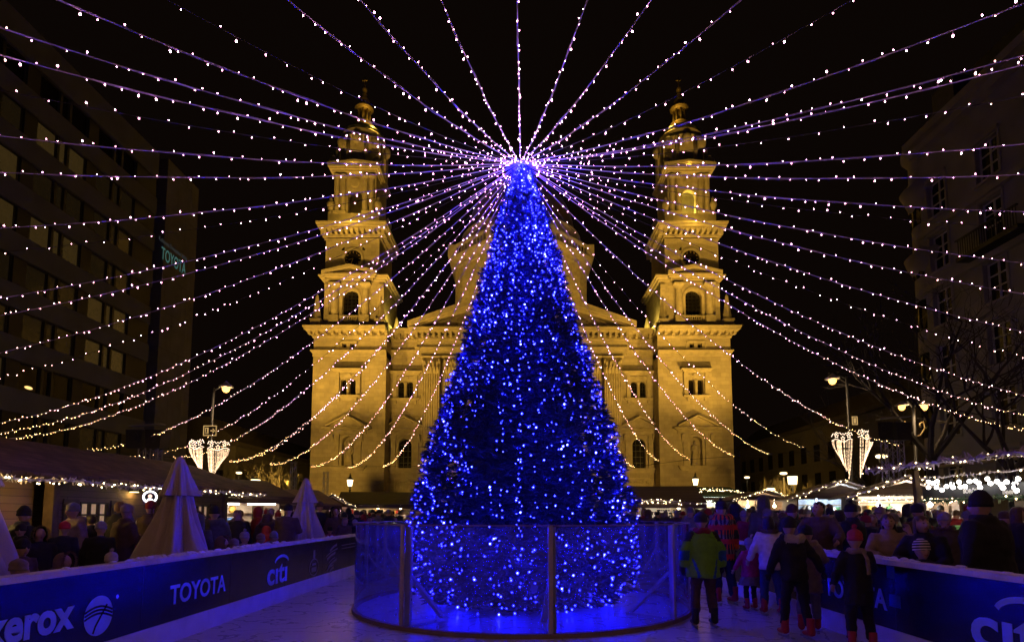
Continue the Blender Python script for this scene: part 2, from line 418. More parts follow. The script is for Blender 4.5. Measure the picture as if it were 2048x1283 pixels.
for s in (-1, 1):
    # tower bay
    m = MB()
    x0, x1 = xr(s, a_in, a_out)
    winb[s] = pair_holes(s, YB, 681.5, 693.5, 699, 711.5, 757, 790)
    n0, n1 = xr(s, A(684, 900, YB), A(708, 900, YB))
    niche = arch(n0, n1, Z(931, YB), Z(872, YB), 12)
    sl = []
    for p0, p1 in ((684, 693), (700, 709)):
        q0, q1 = xr(s, A(p0, 690, YB), A(p1, 690, YB)); sl.append(rect(q0, q1, Z(695, YB), Z(686, YB)))
    m.holed(rect(x0, x1, 0, zc_b-.6), winb[s]+[niche]+sl, ly(YB), ly(YB)+.9)
    m.box(x0, x1, ly(YB)+.9, ly(YB)+12, 0, zc_b-.6)
    bay = cbuild(m, 'tower_bay', STONE)
    for h in winb[s]+sl:
        m = MB(); xs = [p[0] for p in h]; zs = [p[1] for p in h]
        m.box(min(xs)-.1, max(xs)+.1, ly(YB)+.7, ly(YB)+.74, min(zs)-.1, max(zs)+.1)
        cbuild(m, 'window_pane', DARKGLASS, bay)
    # statue in its niche
    m = MB()
    m.box((n0+n1)/2-.5, (n0+n1)/2+.5, ly(YB)+.05, ly(YB)+.75, Z(931, YB), Z(931, YB)+.35)
    sculpt(m, ((n0+n1)/2, ly(YB)+.42, Z(931, YB)+.35), Z(880, YB)-Z(931, YB)-.35, .95, RND)
    cbuild(m, 'statue', STONE2, church, True)
    # cornices
    m = MB()
    e = (1, 0) if s < 0 else (0, 1)
    yb = ly(YB)+8
    z = cornice(m, x0, x1, ly(YB), yb, zc_b, [(.2, 1.15), (.26, 1.02), (.1, .86)], ends=e)
    z2 = z-.27
    modillions(m, x0-.4*e[0], x1+.4*e[1], ly(YB)-.0, z2-.15, z, .95, .36, .72)
    m.box(x0-.16*e[0], x1+.16*e[1], ly(YB)-.16, yb, z2-.5, z2-.15)
    modillions(m, x0, x1, ly(YB)-.15, z2-.42, z2-.24, .3, .16, .1)
    cbuild(m, 'cornice', STONE2); m = MB()
    cornice(m, x0, x1, ly(YB), yb, zs_b, [(.16, .34), (.16, .22), (.5, .08)], ends=e)
    cbuild(m, 'string_course', STONE2); m = MB()
    cornice(m, x0, x1, ly(YB), yb, Z(985, YB), [(.25, .22), (3.2, .14)], ends=e)
    cbuild(m, 'plinth', STONE2)
    # frieze frame round the small square windows
    m = MB()
    q0, q1 = xr(s, A(678, 690, YB), A(714, 690, YB))
    for aa, bb in ((q0-.12, q0), (q1, q1+.12)): m.box(aa, bb, ly(YB)-.1, ly(YB)+.02, Z(698, YB), Z(684, YB))
    m.box(q0, q1, ly(YB)-.1, ly(YB)+.02, Z(684, YB), Z(684, YB)+.16)
    cbuild(m, 'frieze_frame', STONE2)
    # window surrounds
    for (Y, L, R_, yt, yb_, hl, hh) in ((YB, 672, 720, 738, 790, winb[s], 'b'), (YI, 785, 838, 743, 795, wini[s], 'i')):
        m = MB()
        q0, q1 = xr(s, A(L, 760, Y), A(R_, 760, Y)); y = ly(Y)
        xs = sorted([p[0] for h in hl for p in h]); zs = [p[1] for h in hl for p in h]
        lo, hi = min(zs), max(zs)
        zt = Z(yt, Y)
        m.box(xs[0]-.62, xs[0]-.14, y-.26, y+.02, lo, zt-.5); m.box(xs[-1]+.14, xs[-1]+.62, y-.26, y+.02, lo, zt-.5)
        mid = (xs[0]+xs[-1])/2
        m.tube([(mid, y+.05, lo), (mid, y+.05, hi-.35)], .14, 8); m.box(mid-.2, mid+.2, y-.12, y+.25, hi-.42, hi-.2)
        outer = rect(xs[0]-.14, xs[-1]+.14, hi-.5, zt-.62)
        m.box(xs[0]-.14, xs[-1]+.14, y-.09, y+.02, hi+.12, zt-.62)
        m.prism([(mid+.42*math.cos(a), hi+.30+.42*math.sin(a)) for a in [math.pi*k/10 for k in range(11)]], y-.2, y-.08)
        z = cornice(m, q0+.25, q1-.25, y, y+.02, zt, [(.14, .75), (.16, .5), (.22, .25)])
        cornice(m, q0+.25, q1-.25, y, y+.02, lo, [(.16, .42), (.14, .25)])
        for k in (q0+.45, q1-.45): m.box(k-.14, k+.14, y-.3, y+.02, lo-.75, lo-.3)
        m.prism([(mid-1.2, lo-.3), (mid+1.2, lo-.3), (mid+.7, lo-.62), (mid, lo-.75), (mid-.7, lo-.62)], y-.12, y+.01)
        cbuild(m, 'window_surround', STONE2)
    # pedimented surrounds of niche and side door
    for (Y, L, R_, yp, ye, hole) in ((YB, 659, 731, 837, 856, niche), (YI, 775, 845, 839, 858, doors[s])):
        m = MB()
        q0, q1 = xr(s, A(L, 860, Y), A(R_, 860, Y)); y = ly(Y); mid = (q0+q1)/2
        xs = [p[0] for p in hole]; zs = [p[1] for p in hole]; lo, hi = min(zs), max(zs)
        ze, zp = Z(ye, Y), Z(yp, Y)
        m.prism([(q0-.1, ze), (q1+.1, ze), (q1+.1, ze+.2), (mid, zp+.25), (q0-.1, ze+.2)], y-.32, y+.01)
        m.prism([(q0-.25, ze+.16), (mid, zp+.2), (mid, zp+.42), (q0-.25, ze+.36)], y-.95, y+.01)
        m.prism([(q1+.25, ze+.16), (mid, zp+.2), (mid, zp+.42), (q1+.25, ze+.36)], y-.95, y+.01)
        z = cornice(m, q0+.1, q1-.1, y, y+.01, ze+.06, [(.16, .9), (.14, .6), (.5, .25)])
        for k, kk in ((q0+.45, -1), (q1-.45, 1)):
            m.prism([(y-.75, z), (y, z), (y, z-1.1), (y-.16, z-.9)], k-.18, k+.18, axis='x')
        for e0, e1 in ((min(xs)-.95, min(xs)-.35), (max(xs)+.35, max(xs)+.95)): m.box(e0, e1, y-.32, y+.01, lo, z-.02)
        # archivolt
        r = (max(xs)-min(xs))/2; cxm = (min(xs)+max(xs))/2; zc = hi-r
        arc = [(cxm+(r+.3)*math.cos(math.pi*k/12), zc+(r+.3)*math.sin(math.pi*k/12)) for k in range(13)]
        inn = [(cxm+(r+.02)*math.cos(math.pi*k/12), zc+(r+.02)*math.sin(math.pi*k/12)) for k in range(13)]
        m.prism(arc+[(cxm-r-.3, lo), (cxm-r-.02, lo)]+inn[::-1]+[(cxm+r+.02, lo), (cxm+r+.3, lo)], y-.1, y+.01)
        cornice(m, q0+.35, q1-.35, y, y+.01, lo, [(.2, .6), (.2, .4), (.2, .22)])
        cbuild(m, 'niche_surround' if Y == YB else 'door_surround', STONE2)
    # relief panel
    m = MB()
    q0, q1 = xr(s, A(788, 970, YI), A(836, 970, YI)); z0, z1 = Z(990, YI), Z(955, YI); y = ly(YI)
    m.box(q0, q1, y-.1, y+.01, z1-.12, z1); m.box(q0, q1, y-.1, y+.01, z0, z0+.12)
    m.box(q0, q0+.12, y-.1, y+.01, z0+.12, z1-.12); m.box(q1-.12, q1, y-.1, y+.01, z0+.12, z1-.12)
    for k in range(7):
        xx = q0+.4+(q1-q0-.8)*k/6
        m.sph((xx, y-.02, z1-.55), (.14, .14, .17), 6); m.sph((xx+.03, y-.01, z0+.75), (.22, .13, .6), 6)
    cbuild(m, 'relief_panel', STONE2)
    # inner bay cornice
    m = MB()
    q0, q1 = xr(s, A(838, 690, YP)-.3, a_in)
    z = cornice(m, q0, q1, ly(YI), ly(YI)+3, zc_i, [(.2, .95), (.28, .8), (.12, .62)], ends=(0, 0))
    modillions(m, q0+.2, q1-.4, ly(YI), z-.6, z, .74, .34, .6)
    m.box(q0, q1, ly(YI)-.14, ly(YI)+.5, z-.95, z-.6)
    modillions(m, q0, q1, ly(YI)-.12, z-.88, z-.7, .3, .16, .1)
    cbuild(m, 'cornice', STONE2); m = MB()
    cornice(m, q0, q1, ly(YI), ly(YI)+.5, zs_i, [(.16, .3), (.16, .2), (.4, .08)], ends=(0, 0))
    cbuild(m, 'string_course', STONE2); m = MB()
    cornice(m, q0, q1, ly(YI), ly(YI)+.5, Z(985, YI), [(.25, .22), (3.2, .14)], ends=(0, 0))
    cbuild(m, 'plinth', STONE2)
    # fluted pilasters with leafy capitals
    for (p0, p1) in ((845, 878), (889, 922), (940, 972), (990, 1020)):
        q0, q1 = xr(s, A(p0, 800, YP), A(p1, 800, YP)); y = ly(YP); w_ = q1-q0
        zt, zb = Z(746, YP), Z(1000, YP)
        m = MB()
        nfl = 7; poly = [(q0, y+.7)]
        for k in range(nfl):
            b0 = q0+w_*(k+.18)/nfl; b1 = q0+w_*(k+.82)/nfl
            poly += [(b0, y), (b0+.03, y+.12), ((b0+b1)/2, y+.17), (b1-.03, y+.12), (b1, y)]
        poly += [(q1, y), (q1, y+.7)]; poly.insert(1, (q0, y))
        n = len(poly)
        m.add([(a, b, zb) for a, b in poly]+[(a, b, zt) for a, b in poly], [tuple(range(n))[::-1], tuple(range(n, 2*n))]+[(i, (i+1) % n, (i+1) % n+n, i+n) for i in range(n)])
        m.box(q0-.2, q1+.2, y-.2, y+.7, zb-1.0, zb); m.box(q0-.35, q1+.35, y-.35, y+.7, zb-1.5, zb-1.0); m.box(q0-.5, q1+.5, y-.5, y+.7, 0, zb-1.5)
        pil = cbuild(m, 'pilaster', STONE2)
        m = MB()
        zc1 = Z(711, YP); hc = zc1-zt
        m.prism([(q0, zt), (q1, zt), (q1+.12, zc1-.25), (q0-.12, zc1-.25)], y+.05, y+.7)
        m.box(q0-.34, q1+.34, y-.3, y+.7, zc1-.22, zc1)
        for row, (zr, nn, rr) in enumerate(((zt+.05, 5, .3), (zt+hc*.33, 4, .32))):
            for k in range(nn):
                xx = q0+w_*(k+.5)/nn
                m.tube([(xx, y+.08, zr), (xx, y-.04, zr+hc*.24), (xx, y-.26, zr+hc*.36), (xx, y-.34, zr+hc*.28)], [rr*.6, rr*.55, rr*.45, rr*.2], 6)
        for k in (q0+.02, q1-.02, (q0+q1)/2):
            m.tube([(k, y+.02, zt+hc*.6), (k, y-.2, zt+hc*.78), (k, y-.36, zt+hc*.74), (k, y-.28, zt+hc*.64)], [.14, .15, .13, .1], 6)
        cbuild(m, 'capital', STONE2, pil, True)
# --- central entablature and pediment
m = MB()
ap = A(834, 690, YP); y = ly(YP); ze_t = Z(657, YP)
za = Z(708, YP)
cz = Z(690, YP)
m.box(-ap, ap, y-.02, y+2, za, ze_t-.9)
for k, (h, p_) in enumerate(((.28, .0), (.28, .08), (.14, .2))): pass
cornice(m, -ap, ap, y, y+.5, za+.95, [(.16, .28), (.25, .16), (.3, .06)])
z = cornice(m, -ap, ap, y, y+2, ze_t, [(.2, 1.0), (.28, .85), (.12, .68)])
modillions(m, -ap, ap, y, z-.6, z, .74, .34, .62)
m.box(-ap-.1, ap+.1, y-.14, y+1, z-.95, z-.6)
modillions(m, -ap, ap, y-.12, z-.88, z-.7, .3, .16, .1)
cbuild(m, 'entablature', STONE2)
m = MB()
pa = A(822, 652, YP); zp = Z(566, YP, 1037)
m.prism([(-ap, ze_t), (ap, ze_t), (0, zp-1.1)], y+.35, y+1.5)
for s in (-1, 1):
    m.prism([(s*(pa+.3), ze_t+.02), (0, zp-.85), (0, zp-.1), (s*(pa+.3), ze_t+.75)], y-1.0, y+2)
    m.prism([(s*(pa-.5), ze_t-.0), (0, zp-1.25), (0, zp-.86), (s*(pa-.1), ze_t+.1)], y-.55, y+2)
ped = cbuild(m, 'pediment', STONE2)
m = MB()
for k in range(15):
    a = -ap*.82+ap*1.64*k/14
    hmax = (zp-1.6-ze_t)*(1-abs(a)/ap)
    sculpt(m, (a, y+.2, ze_t+.02), max(.7, hmax*.85), max(.6, min(1.3, hmax*.5)), RND)
cbuild(m, 'pediment_sculpture', STONE2, ped, True)
m = MB()
m.prism([(-ap, ze_t-.2), (ap, ze_t-.2), (0, zp-.9)], y+2.0, y+36)
cbuild(m, 'roof', LEADROOF)
# --- towers
for s in (-1, 1):
    yF = ly(YT)
    x0, x1 = xr(s, A(645, 640, YT), A(770, 640, YT)); dep = x1-x0
    zb0 = zc_b; zw0 = Z(646, YT); z1 = Z(563, YT); z2 = Z(553, YT)
    m = MB()
    m.box(x0-.5, x1+.5, yF-.4, yF+dep+.4, zb0-.3, zw0)
    wx0, wx1 = xr(s, A(685, 610, YT), A(717, 610, YT))
    hole = arch(wx0, wx1, Z(637, YT), Z(579, YT), 14)
    m.holed(rect(x0+.25, x1-.25, zw0, z1), [hole], yF, yF+.8)
    m.box(x0+.25, x1-.25, yF+.8, yF+dep, zw0, z1)
    # clock stage wall
    c0, c1 = xr(s, A(649.5, 510, YT), A(757, 510, YT)); z3 = Z(474, YT)
    m.box(c0, c1, yF+.35, yF+dep-.5, z2-.3, z3)
    tw = cbuild(m, 'tower', STONE)
    m = MB()
    xs = [p[0] for p in hole]; zs = [p[1] for p in hole]; lo, hi = min(zs), max(zs)
    m.box(min(xs)-.1, max(xs)+.1, yF+.6, yF+.65, lo, hi+.05)
    for k in range(1, 4): m.box(min(xs)+(max(xs)-min(xs))*k/4-.04, min(xs)+(max(xs)-min(xs))*k/4+.04, yF+.52, yF+.6, lo, hi, 1)
    for k in range(1, 8): m.box(min(xs), max(xs), yF+.54, yF+.6, lo+(hi-lo)*k/8-.04, lo+(hi-lo)*k/8+.04, 1)
    cbuild(m, 'louvre_window', [DARKGLASS, BLACKMETAL], tw)
    # order of the lower stage
    m = MB()
    for sd in (0, 1):   # front and inner side
        for p in (664, 738) if sd == 0 else ():
            pass
    mid = (wx0+wx1)/2; hw = (wx1-wx0)/2
    for d in (-1, 1):
        cxl = mid+d*(hw+.95)
        m.tube([(cxl, yF-.25, zw0+.9), (cxl, yF-.25, z1-1.2)], [.5, .43], 14)
        m.box(cxl-.62, cxl+.62, yF-.8, yF+.05, zw0, zw0+.9)
        m.lathe([(.42, 0), (.5, .3), (.72, .62), (.6, .62)], (cxl, yF-.25, z1-1.2), 12)
        m.box(cxl-.72, cxl+.72, yF-.95, yF+.05, z1-.58, z1-.4)
        e = x0+.25 if d < 0 else x1-.25
        m.box(e-.55*(d > 0)-.05*(d < 0), e+.55*(d < 0)+.05*(d > 0), yF-.16, yF+.02, zw0, z1-.4)
        m.box(e-.65*(d > 0)-.05*(d < 0), e+.65*(d < 0)+.05*(d > 0), yF-.26, yF+.02, z1-1.1, z1-.42)
    arc = [(mid+(hw+.34)*math.cos(math.pi*k/14), hi-hw+(hw+.34)*math.sin(math.pi*k/14)) for k in range(15)]
    inn = [(mid+(hw+.02)*math.cos(math.pi*k/14), hi-hw+(hw+.02)*math.sin(math.pi*k/14)) for k in range(15)]
    m.prism(arc+[(mid-hw-.34, lo), (mid-hw-.02, lo)]+inn[::-1]+[(mid+hw+.02, lo), (mid+hw+.34, lo)], yF-.12, yF+.01)
    # balustrade below the window
    for k in range(9): m.lathe([(.09, 0), (.13, .2), (.06, .5), (.1, .75)], (wx0-.1+(wx1-wx0+.2)*k/8, yF-.25, zw0+.05), 6)
    m.box(wx0-.4, wx1+.4, yF-.4, yF-.1, zw0+.78, zw0+.95)
    # its cornice and pediment
    cornice(m, x0+.25, x1-.25, yF, yF+dep+.3, z2, [(.18, .75), (.2, .55), (.3, .25)])
    p0, p1 = mid-hw-1.75, mid+hw+1.75
    cornice(m, p0, p1, yF-.45, yF, z2+.01, [(.19, .75), (.2, .55), (.3, .25)])
    zpk = Z(535, YT)
    m.prism([(p0-.5, z2), (p1+.5, z2), (mid, zpk-.45)], yF-.55, yF+.36)
    for d in (-1, 1):
        e = mid+d*((p1-p0)/2+.75)
        m.prism([(e, z2+.02), (mid, zpk-.4), (mid, zpk), (e, z2+.38)], yF-1.25, yF+.36)
    cbuild(m, 'stone_dressing', STONE2, tw)
    # main cornice over the clock
    m = MB()
    z4 = Z(447, YT)
    z = cornice(m, c0, c1, yF+.35, yF+dep-.5, z4, [(.25, 1.1), (.35, .95), (.15, .75)])
    for k in range(11):
        xx = c0+(c1-c0)*k/10
        m.box(xx-.18, xx+.18, yF-.35, yF+.36, z-.6, z)
        yy = yF+.35+(dep-.85)*k/10
        m.box(c0-.7, c0, yy-.18, yy+.18, z-.6, z); m.box(c1, c1+.7, yy-.18, yy+.18, z-.6, z)
    m.box(c0-.15, c1+.15, yF+.2, yF+dep-.35, z-.95, z-.6)
    cbuild(m, 'cornice', STONE2, tw)
    # clock
    ccx = (xr(s, A(705, 515, YT), A(705, 515, YT))[0]); ccz = Z(515, YT); r = .0592*17
    m = MB()
    R1, R0 = 1.42, 1.12
    def ring(ro, ri, ya, yb_, mm=0, n=32):
        for k in range(n):
            a, b = 2*math.pi*k/n, 2*math.pi*(k+1)/n
            pts = [(ccx+ro*math.cos(a), ccz+ro*math.sin(a)), (ccx+ro*math.cos(b), ccz+ro*math.sin(b)), (ccx+ri*math.cos(b), ccz+ri*math.sin(b)), (ccx+ri*math.cos(a), ccz+ri*math.sin(a))]
            m.prism(pts, ya, yb_, m=mm)
    ring(R1, R0, yF+.1, yF+.36)
    m.prism(circ(ccx, ccz, R0+.02, 32), yF+.30, yF+.33, m=1)
    for k in range(12):
        a = 2*math.pi*k/12
        M = Matrix.Rotation(-a, 3, 'Y')
        m.obox((ccx+math.sin(a)*.9, yF+.28, ccz+math.cos(a)*.9), (.1, .04, .26), M, 2)
    for a, L, w_ in ((rad(200), .85, .08), (rad(255), .6, .11)):
        m.obox((ccx+math.sin(a)*L/2, yF+.26, ccz+math.cos(a)*L/2), (w_, .03, L), Matrix.Rotation(a, 3, 'Y'), 2)
    for dx in (-1, 1):
        for dz in (-1, 1):
            for k in range(3):
                m.sph((ccx+dx*(1.28-.0*k)+dx*.18*(k == 1), yF+.33, ccz+dz*1.28+dz*.18*(k == 2)), (.13, .08, .13), 6, 1)
    cbuild(m, 'clock_face', [STONE2, DARKGLASS, GILT], tw)
    # upper belfry
    yU = yF+1.0
    u0, u1 = xr(s, A(668, 400, YT+1), A(752, 400, YT+1)); du = u1-u0
    zu0 = Z(430, YT+1); zu1 = Z(347, YT+1); um = (u0+u1)/2
    m = MB()
    m.box(u0-.6, u1+.6, yU-.5, yU+du+.3, z4-.2, zu0)
    hole2 = arch(um-.95, um+.95, zu0+.25, zu0+3.6, 12)
    m.holed(rect(u0, u1, zu0, zu1), [hole2], yU, yU+.7)
    for q in (u0, u1-.7): m.box(q, q+.7, yU+.7, yU+du-.7, zu0, zu1)
    m.box(u0, u1, yU+du-.7, yU+du, zu0, zu1); m.box(u0+.7, u1-.7, yU+.7, yU+du-.7, zu1-.4, zu1)
    for d in (-1, 1):
        for q in (um+d*(du/2-.5), um+d*(du/2-1.35)):
            m.tube([(q, yU-.3, zu0+.3), (q, yU-.3, zu1-.95)], [.34, .29], 10)
            m.lathe([(.3, 0), (.5, .45), (.45, .45)], (q, yU-.3, zu1-.95), 10)
            m.box(q-.42, q+.42, yU-.7, yU+.02, zu0, zu0+.3)
    m.prism(circ(um, zu0+4.55, .62, 18), yU-.12, yU+.01)
    cornice(m, u0, u1, yU-.55, yU+du+.3, zu1+.55, [(.2, .6), (.2, .4), (.25, .12)])
    zpt = Z(328, YT+1)
    m.prism([(u0-.3, zu1+.55), (u1+.3, zu1+.55), (um, zpt-.35)], yU-.6, yU+.6)
    for d in (-1, 1): m.prism([(um+d*(du/2+.65), zu1+.56), (um, zpt-.35), (um, zpt), (um+d*(du/2+.65), zu1+.9)], yU-1.15, yU+.6)
    # side gable
    ym = yU+du/2
    for sx_ in (-1, 1):
        e = u0 if sx_ < 0 else u1
        m.prism([(ym-1.9, zu1+.55), (ym+1.9, zu1+.55), (ym, zpt-.4)], e-.6*(sx_ < 0), e+.6*(sx_ > 0), axis='x')
    cbuild(m, 'belfry', STONE2, tw)
    m = MB()
    for q in (u0-.35, u1+.35):
        for yy in (yU-.1, yU+du-.2):
            m.lathe([(.34, 0), (.4, .25), (.22, .45), (.3, .7), (.52, 1.15), (.56, 1.5), (.36, 1.8), (.2, 2.0), (.24, 2.15), (.06, 2.5)], (q, yy, zu0), 10)
    cbuild(m, 'urn', STONE2, tw, True)
    m = MB()
    for q in (u0-.1, u1+.1):
        sculpt(m, (q, yU-.2, zu1+.55), 1.9, .9, RND)
    cbuild(m, 'statue', STONE2, tw, True)
    # dome, lantern, cross
    dy = yF+dep/2; YD = dy+YC
    zd0 = zu1+.55; zd1 = Z(300, YD); zd2 = Z(284, YD)
    ax = s*A(727, 290, YD)
    m = MB()
    m.lathe([(3.15, zd0-.2), (3.15, zd1), (3.3, zd1), (3.35, zd1+.25), (3.1, zd1+.3), (3.0, zd2-.1), (3.1, zd2), (2.95, zd2+.25)], (ax, dy, 0), 32)
    for k in range(8):
        a = math.pi/8+k*math.pi/4
        m.tube([(ax+3.2*math.cos(a), dy+3.2*math.sin(a), zd0), (ax+3.2*math.cos(a), dy+3.2*math.sin(a), zd1)], .3, 8)
        a = k*math.pi/4
        cx_, cy_ = ax+3.2*math.cos(a), dy+3.2*math.sin(a)
        m.sph((cx_, cy_, zd1-.5), (.7, .7, .9), 10)
    cbuild(m, 'dome_drum', STONE2, tw, True)
    m = MB()
    zl0 = Z(258, YD)
    m.lathe([(2.95, zd2+.2), (2.75, zd2+.9), (2.2, zd2+(zl0-zd2)*.72), (1.2, zl0-.15), (1.0, zl0)], (ax, dy, 0), 28, fn=lambda a, z: 1+.02*math.cos(16*a))
    cbuild(m, 'dome_roof', LEADROOF, tw, True)
    m = MB()
    k_ = YD/F
    zz = lambda py: Z(py, YD)
    zA, zB = zz(250), zz(222)
    m.lathe([(1.0, zl0-.1), (1.15, zA-.25), (1.2, zA), (.95, zA+.15)], (ax, dy, 0), 20)
    for k in range(8):
        a = k*math.pi/4
        m.tube([(ax+.82*math.cos(a), dy+.82*math.sin(a), zA), (ax+.82*math.cos(a), dy+.82*math.sin(a), zB)], .13, 8)
    m.lathe([(.45, zA), (.45, zB)], (ax, dy, 0), 10)
    m.lathe([(.95, zB-.1), (1.2, zB+.1), (1.18, zB+.4), (.9, zB+.6), (.62, zz(207)), (.7, zz(203)), (.55, zz(199)), (.28, zz(193)), (.34, zz(190)), (.16, zz(187)), (.3, zz(183)), (.34, zz(180)), (.22, zz(176)), (.07, zz(173)), (.06, zz(154))], (ax, dy, 0), 20)
    m.lathe([(1.22, zA-.12), (1.36, zA), (1.22, zA+.12)], (ax, dy, 0), 20)
    m.lathe([(1.2, zB+.1), (1.32, zB+.22), (1.2, zB+.34)], (ax, dy, 0), 20)
    m.box(ax-.38, ax+.38, dy-.06, dy+.06, zz(161)-.09, zz(161)+.09)
    cbuild(m, 'lantern', GILT, tw, True)
    # obelisks at the corners
    for e, sc in ((s*(A(634, 640, YT)), 1.0), (s*(A(762, 640, YT)), .9)):
        m = MB()
        zo = zb0
        zt_ = Z(592, YT)
        m.box(e-.62, e+.62, yF-.75, yF+.45, zo, zo+1.0); m.box(e-.72, e+.72, yF-.85, yF+.55, zo+1.0, zo+1.2)
        m.sph((e-.3, yF-.45, zo+1.3), .12, 6); m.sph((e+.3, yF-.45, zo+1.3), .12, 6)
        hh = (zt_-zo-1.4)*sc
        m.lathe([(.6, 0), (.18, hh), (.02, hh+.3)], (e, yF-.15, zo+1.35), 4)
        cbuild(m, 'obelisk', STONE2, tw)
    # lit pinnacle on the roof beside the tower
    e = s*A(793, 640, YI+1)
    m = MB(); m.box(e-.5, e+.5, ly(YI)+.6, ly(YI)+1.6, zc_i-.4, zc_i+.5); m.lathe([(.42, 0), (.12, 1.5), (.02, 1.7)], (e, ly(YI)+1.1, zc_i+.5), 4)
    cbuild(m, 'pinnacle', STONE2)
    lamp('roof_spotlight', 'POINT', (XC+e-.15*s, YI-.5, zc_i+.5), 260, (1, .72, .12), church, .1)
    # lamps at the foot of each stage
    for (dx, yy, z_, pw) in ((0, yF-2.0, z4+.5, 260), (0, yU-1.0, zu1+1.1, 520), (0, dy, zA-.0, 0)):
        if pw: lamp('tower_spotlight', 'POINT', (XC+um+dx, YC+yy, z_), pw*(1.0), (1, .58, .075), church, .2)
    lamp('lantern_spotlight', 'POINT', (XC+ax-s*1.9, YC+dy-2.0, zl0-.9), 420, (1, .58, .075), church, .2)
    if s > 0: lamp('belfry_light', 'POINT', (XC+um+.3, YC+yU+1.6, zu0+1.0), 500, (1, .75, .12), church, .2)
# --- central dome
YD = 103.0; dy = ly(YD)
m = MB()
rd = 11.4
zb_, zt_ = Z(612, YD), Z(545, YD)
oct_fn = lambda a, z: 1/ (math.cos(((a+math.pi/8) % (math.pi/4))-math.pi/8)*1.0)*.985
m.lathe([(rd, 20), (rd, zt_-1.2), (rd+.35, zt_-1.1), (rd+.4, zt_-.5), (rd+1.5, zt_-.2), (rd+1.7, zt_+.3), (rd+1.6, zt_+.5), (rd*.5, zt_+.5)], (0, dy, 0), 64, fn=oct_fn)
for k in range(16):
    a = math.pi/16+k*math.pi/8
    m.box(rd*math.cos(a)-.7, rd*math.cos(a)+.7, dy+rd*math.sin(a)-.7, dy+rd*math.sin(a)+.7, 22, zt_-1.0)
for k in range(8):
    a = -math.pi/2+math.pi/8*(2*k-1)
    M = Matrix.Rotation(a, 3, 'Z')
    m.obox((rd*.99*math.cos(a), dy+rd*.99*math.sin(a), zb_+1.5), (.5, 3.2, 5), M, 1)
cbuild(m, 'dome_drum', [STONE2, DARKGLASS])
m = MB()
zt2 = Z(520, YD)
rb = rd+1.1
for k in range(96):
    a = 2*math.pi*k/96
    rr = rb*oct_fn(a, 0)
    m.lathe([(.13, 0), (.2, .4), (.1, 1.1), (.16, 1.7)], (rr*math.cos(a), dy+rr*math.sin(a), zt_+.5), 6)
m.lathe([(rb-.3, zt2-.4), (rb+.3, zt2-.4), (rb+.3, zt2), (rb-.3, zt2), (rb-.3, zt2-.4)], (0, dy, 0), 64, fn=oct_fn, close=False)
for k in range(8):
    a = math.pi/8+k*math.pi/4
    m.box((rb*1.06)*math.cos(a)-.7, rb*1.06*math.cos(a)+.7, dy+rb*1.06*math.sin(a)-.7, dy+rb*1.06*math.sin(a)+.7, zt_+.5, zt2+.2)
cbuild(m, 'balustrade', STONE2)
m = MB()
r2 = 10.6; z5 = Z(488, YD)
m.lathe([(r2, zt_), (r2, z5-.9), (r2+.5, z5-.6), (r2+.5, z5), (r2-.4, z5+.2)], (0, dy, 0), 48)
for k in range(12):
    a = k*math.pi/6
    M = Matrix.Rotation(a, 3, 'Z')
    m.obox((r2*math.cos(a), dy+r2*math.sin(a), zt2+1), (.9, 2.6, 3.4), M)
cbuild(m, 'dome_base', STONE2)
m = MB()
m.lathe([(r2-.4, z5+.1)]+[((r2-.5)*math.cos(t), z5+.1+11.6*math.sin(t)) for t in [math.pi/2*k/12 for k in range(12)]], (0, dy, 0), 48, fn=lambda a, z: 1+.012*max(0, math.cos(16*a)))
m.lathe([(1.6, z5+11.3), (1.6, z5+13.5), (1.9, z5+13.6), (.3, z5+15)], (0, dy, 0), 12)
cbuild(m, 'dome_roof', mat('dark_dome_copper', (.075, .05, .04), .55, var=.3, scale=.8, bump=.2, bscale=4), church, True)
# ---------------------------------------------------------------- floodlights on low stands
FLOOD = (1, .56, .085)
def floodlight(x, y, tx, ty, tz, pw, spot, label, z0=0):
    t = thing('floodlight', label, 'floodlight', (x, y, z0), 0, 'floodlights aimed at the basilica')
    d = Vector((tx-x, ty-y, tz-3.2-z0)); 
    m = MB()
    m.tube([(0, 0, 0), (0, 0, 2.9)], .05, 8)
    for k in range(3):
        a = k*2.1
        m.tube([(0, 0, .9), (.6*math.cos(a), .6*math.sin(a), 0)], .03, 6)
    m.build('stand', BLACKMETAL, t)
    m = MB(); R_ = d.to_track_quat('Y', 'Z').to_matrix()
    m.obox((0, 0, 3.05), (.6, .28, .45), R_)
    m.build('housing', BLACKMETAL, t)
    m = MB(); m.obox(Vector((0, 0, 3.05))+R_@Vector((0, .145, 0)), (.52, .006, .37), R_)
    m.build('lens', glow('flood_lens', FLOOD, 6), t)
    l = lamp('light', 'SPOT', Vector((x, y, 3.05+z0))+R_@Vector((0, .2, 0)), pw, FLOOD, t, .25, (tx, ty, tz), rad(spot), .8)
FP = 1.42
for s, nm in ((-1, 'left'), (1, 'right')):
    floodlight(s*28, 59, s*21.5+.4, 72, 33, 24500*FP, 64, f'black floodlight on a stand before the {nm} tower bay of the basilica')
    floodlight(s*16.5, 61, s*10+.4, 74, 33, 11500*FP, 64, f'black floodlight on a stand before the {nm} inner bay of the basilica')
    floodlight(s*18, 44, s*21+.4, 73, 41, 38000*FP, 38, f'black floodlight tilted up at the clock of the {nm} tower')
    floodlight(s*15, 82, s*5, 94, 45, 7500*FP, 75, f'black floodlight on the nave roof lighting the {nm} side of the dome drum', zc_i-.5)
    floodlight(s*20, 40, s*17+.4, 73, 9, 15500*FP, 95, f'black floodlight with wide beam on the foot of the {nm} half of the basilica')
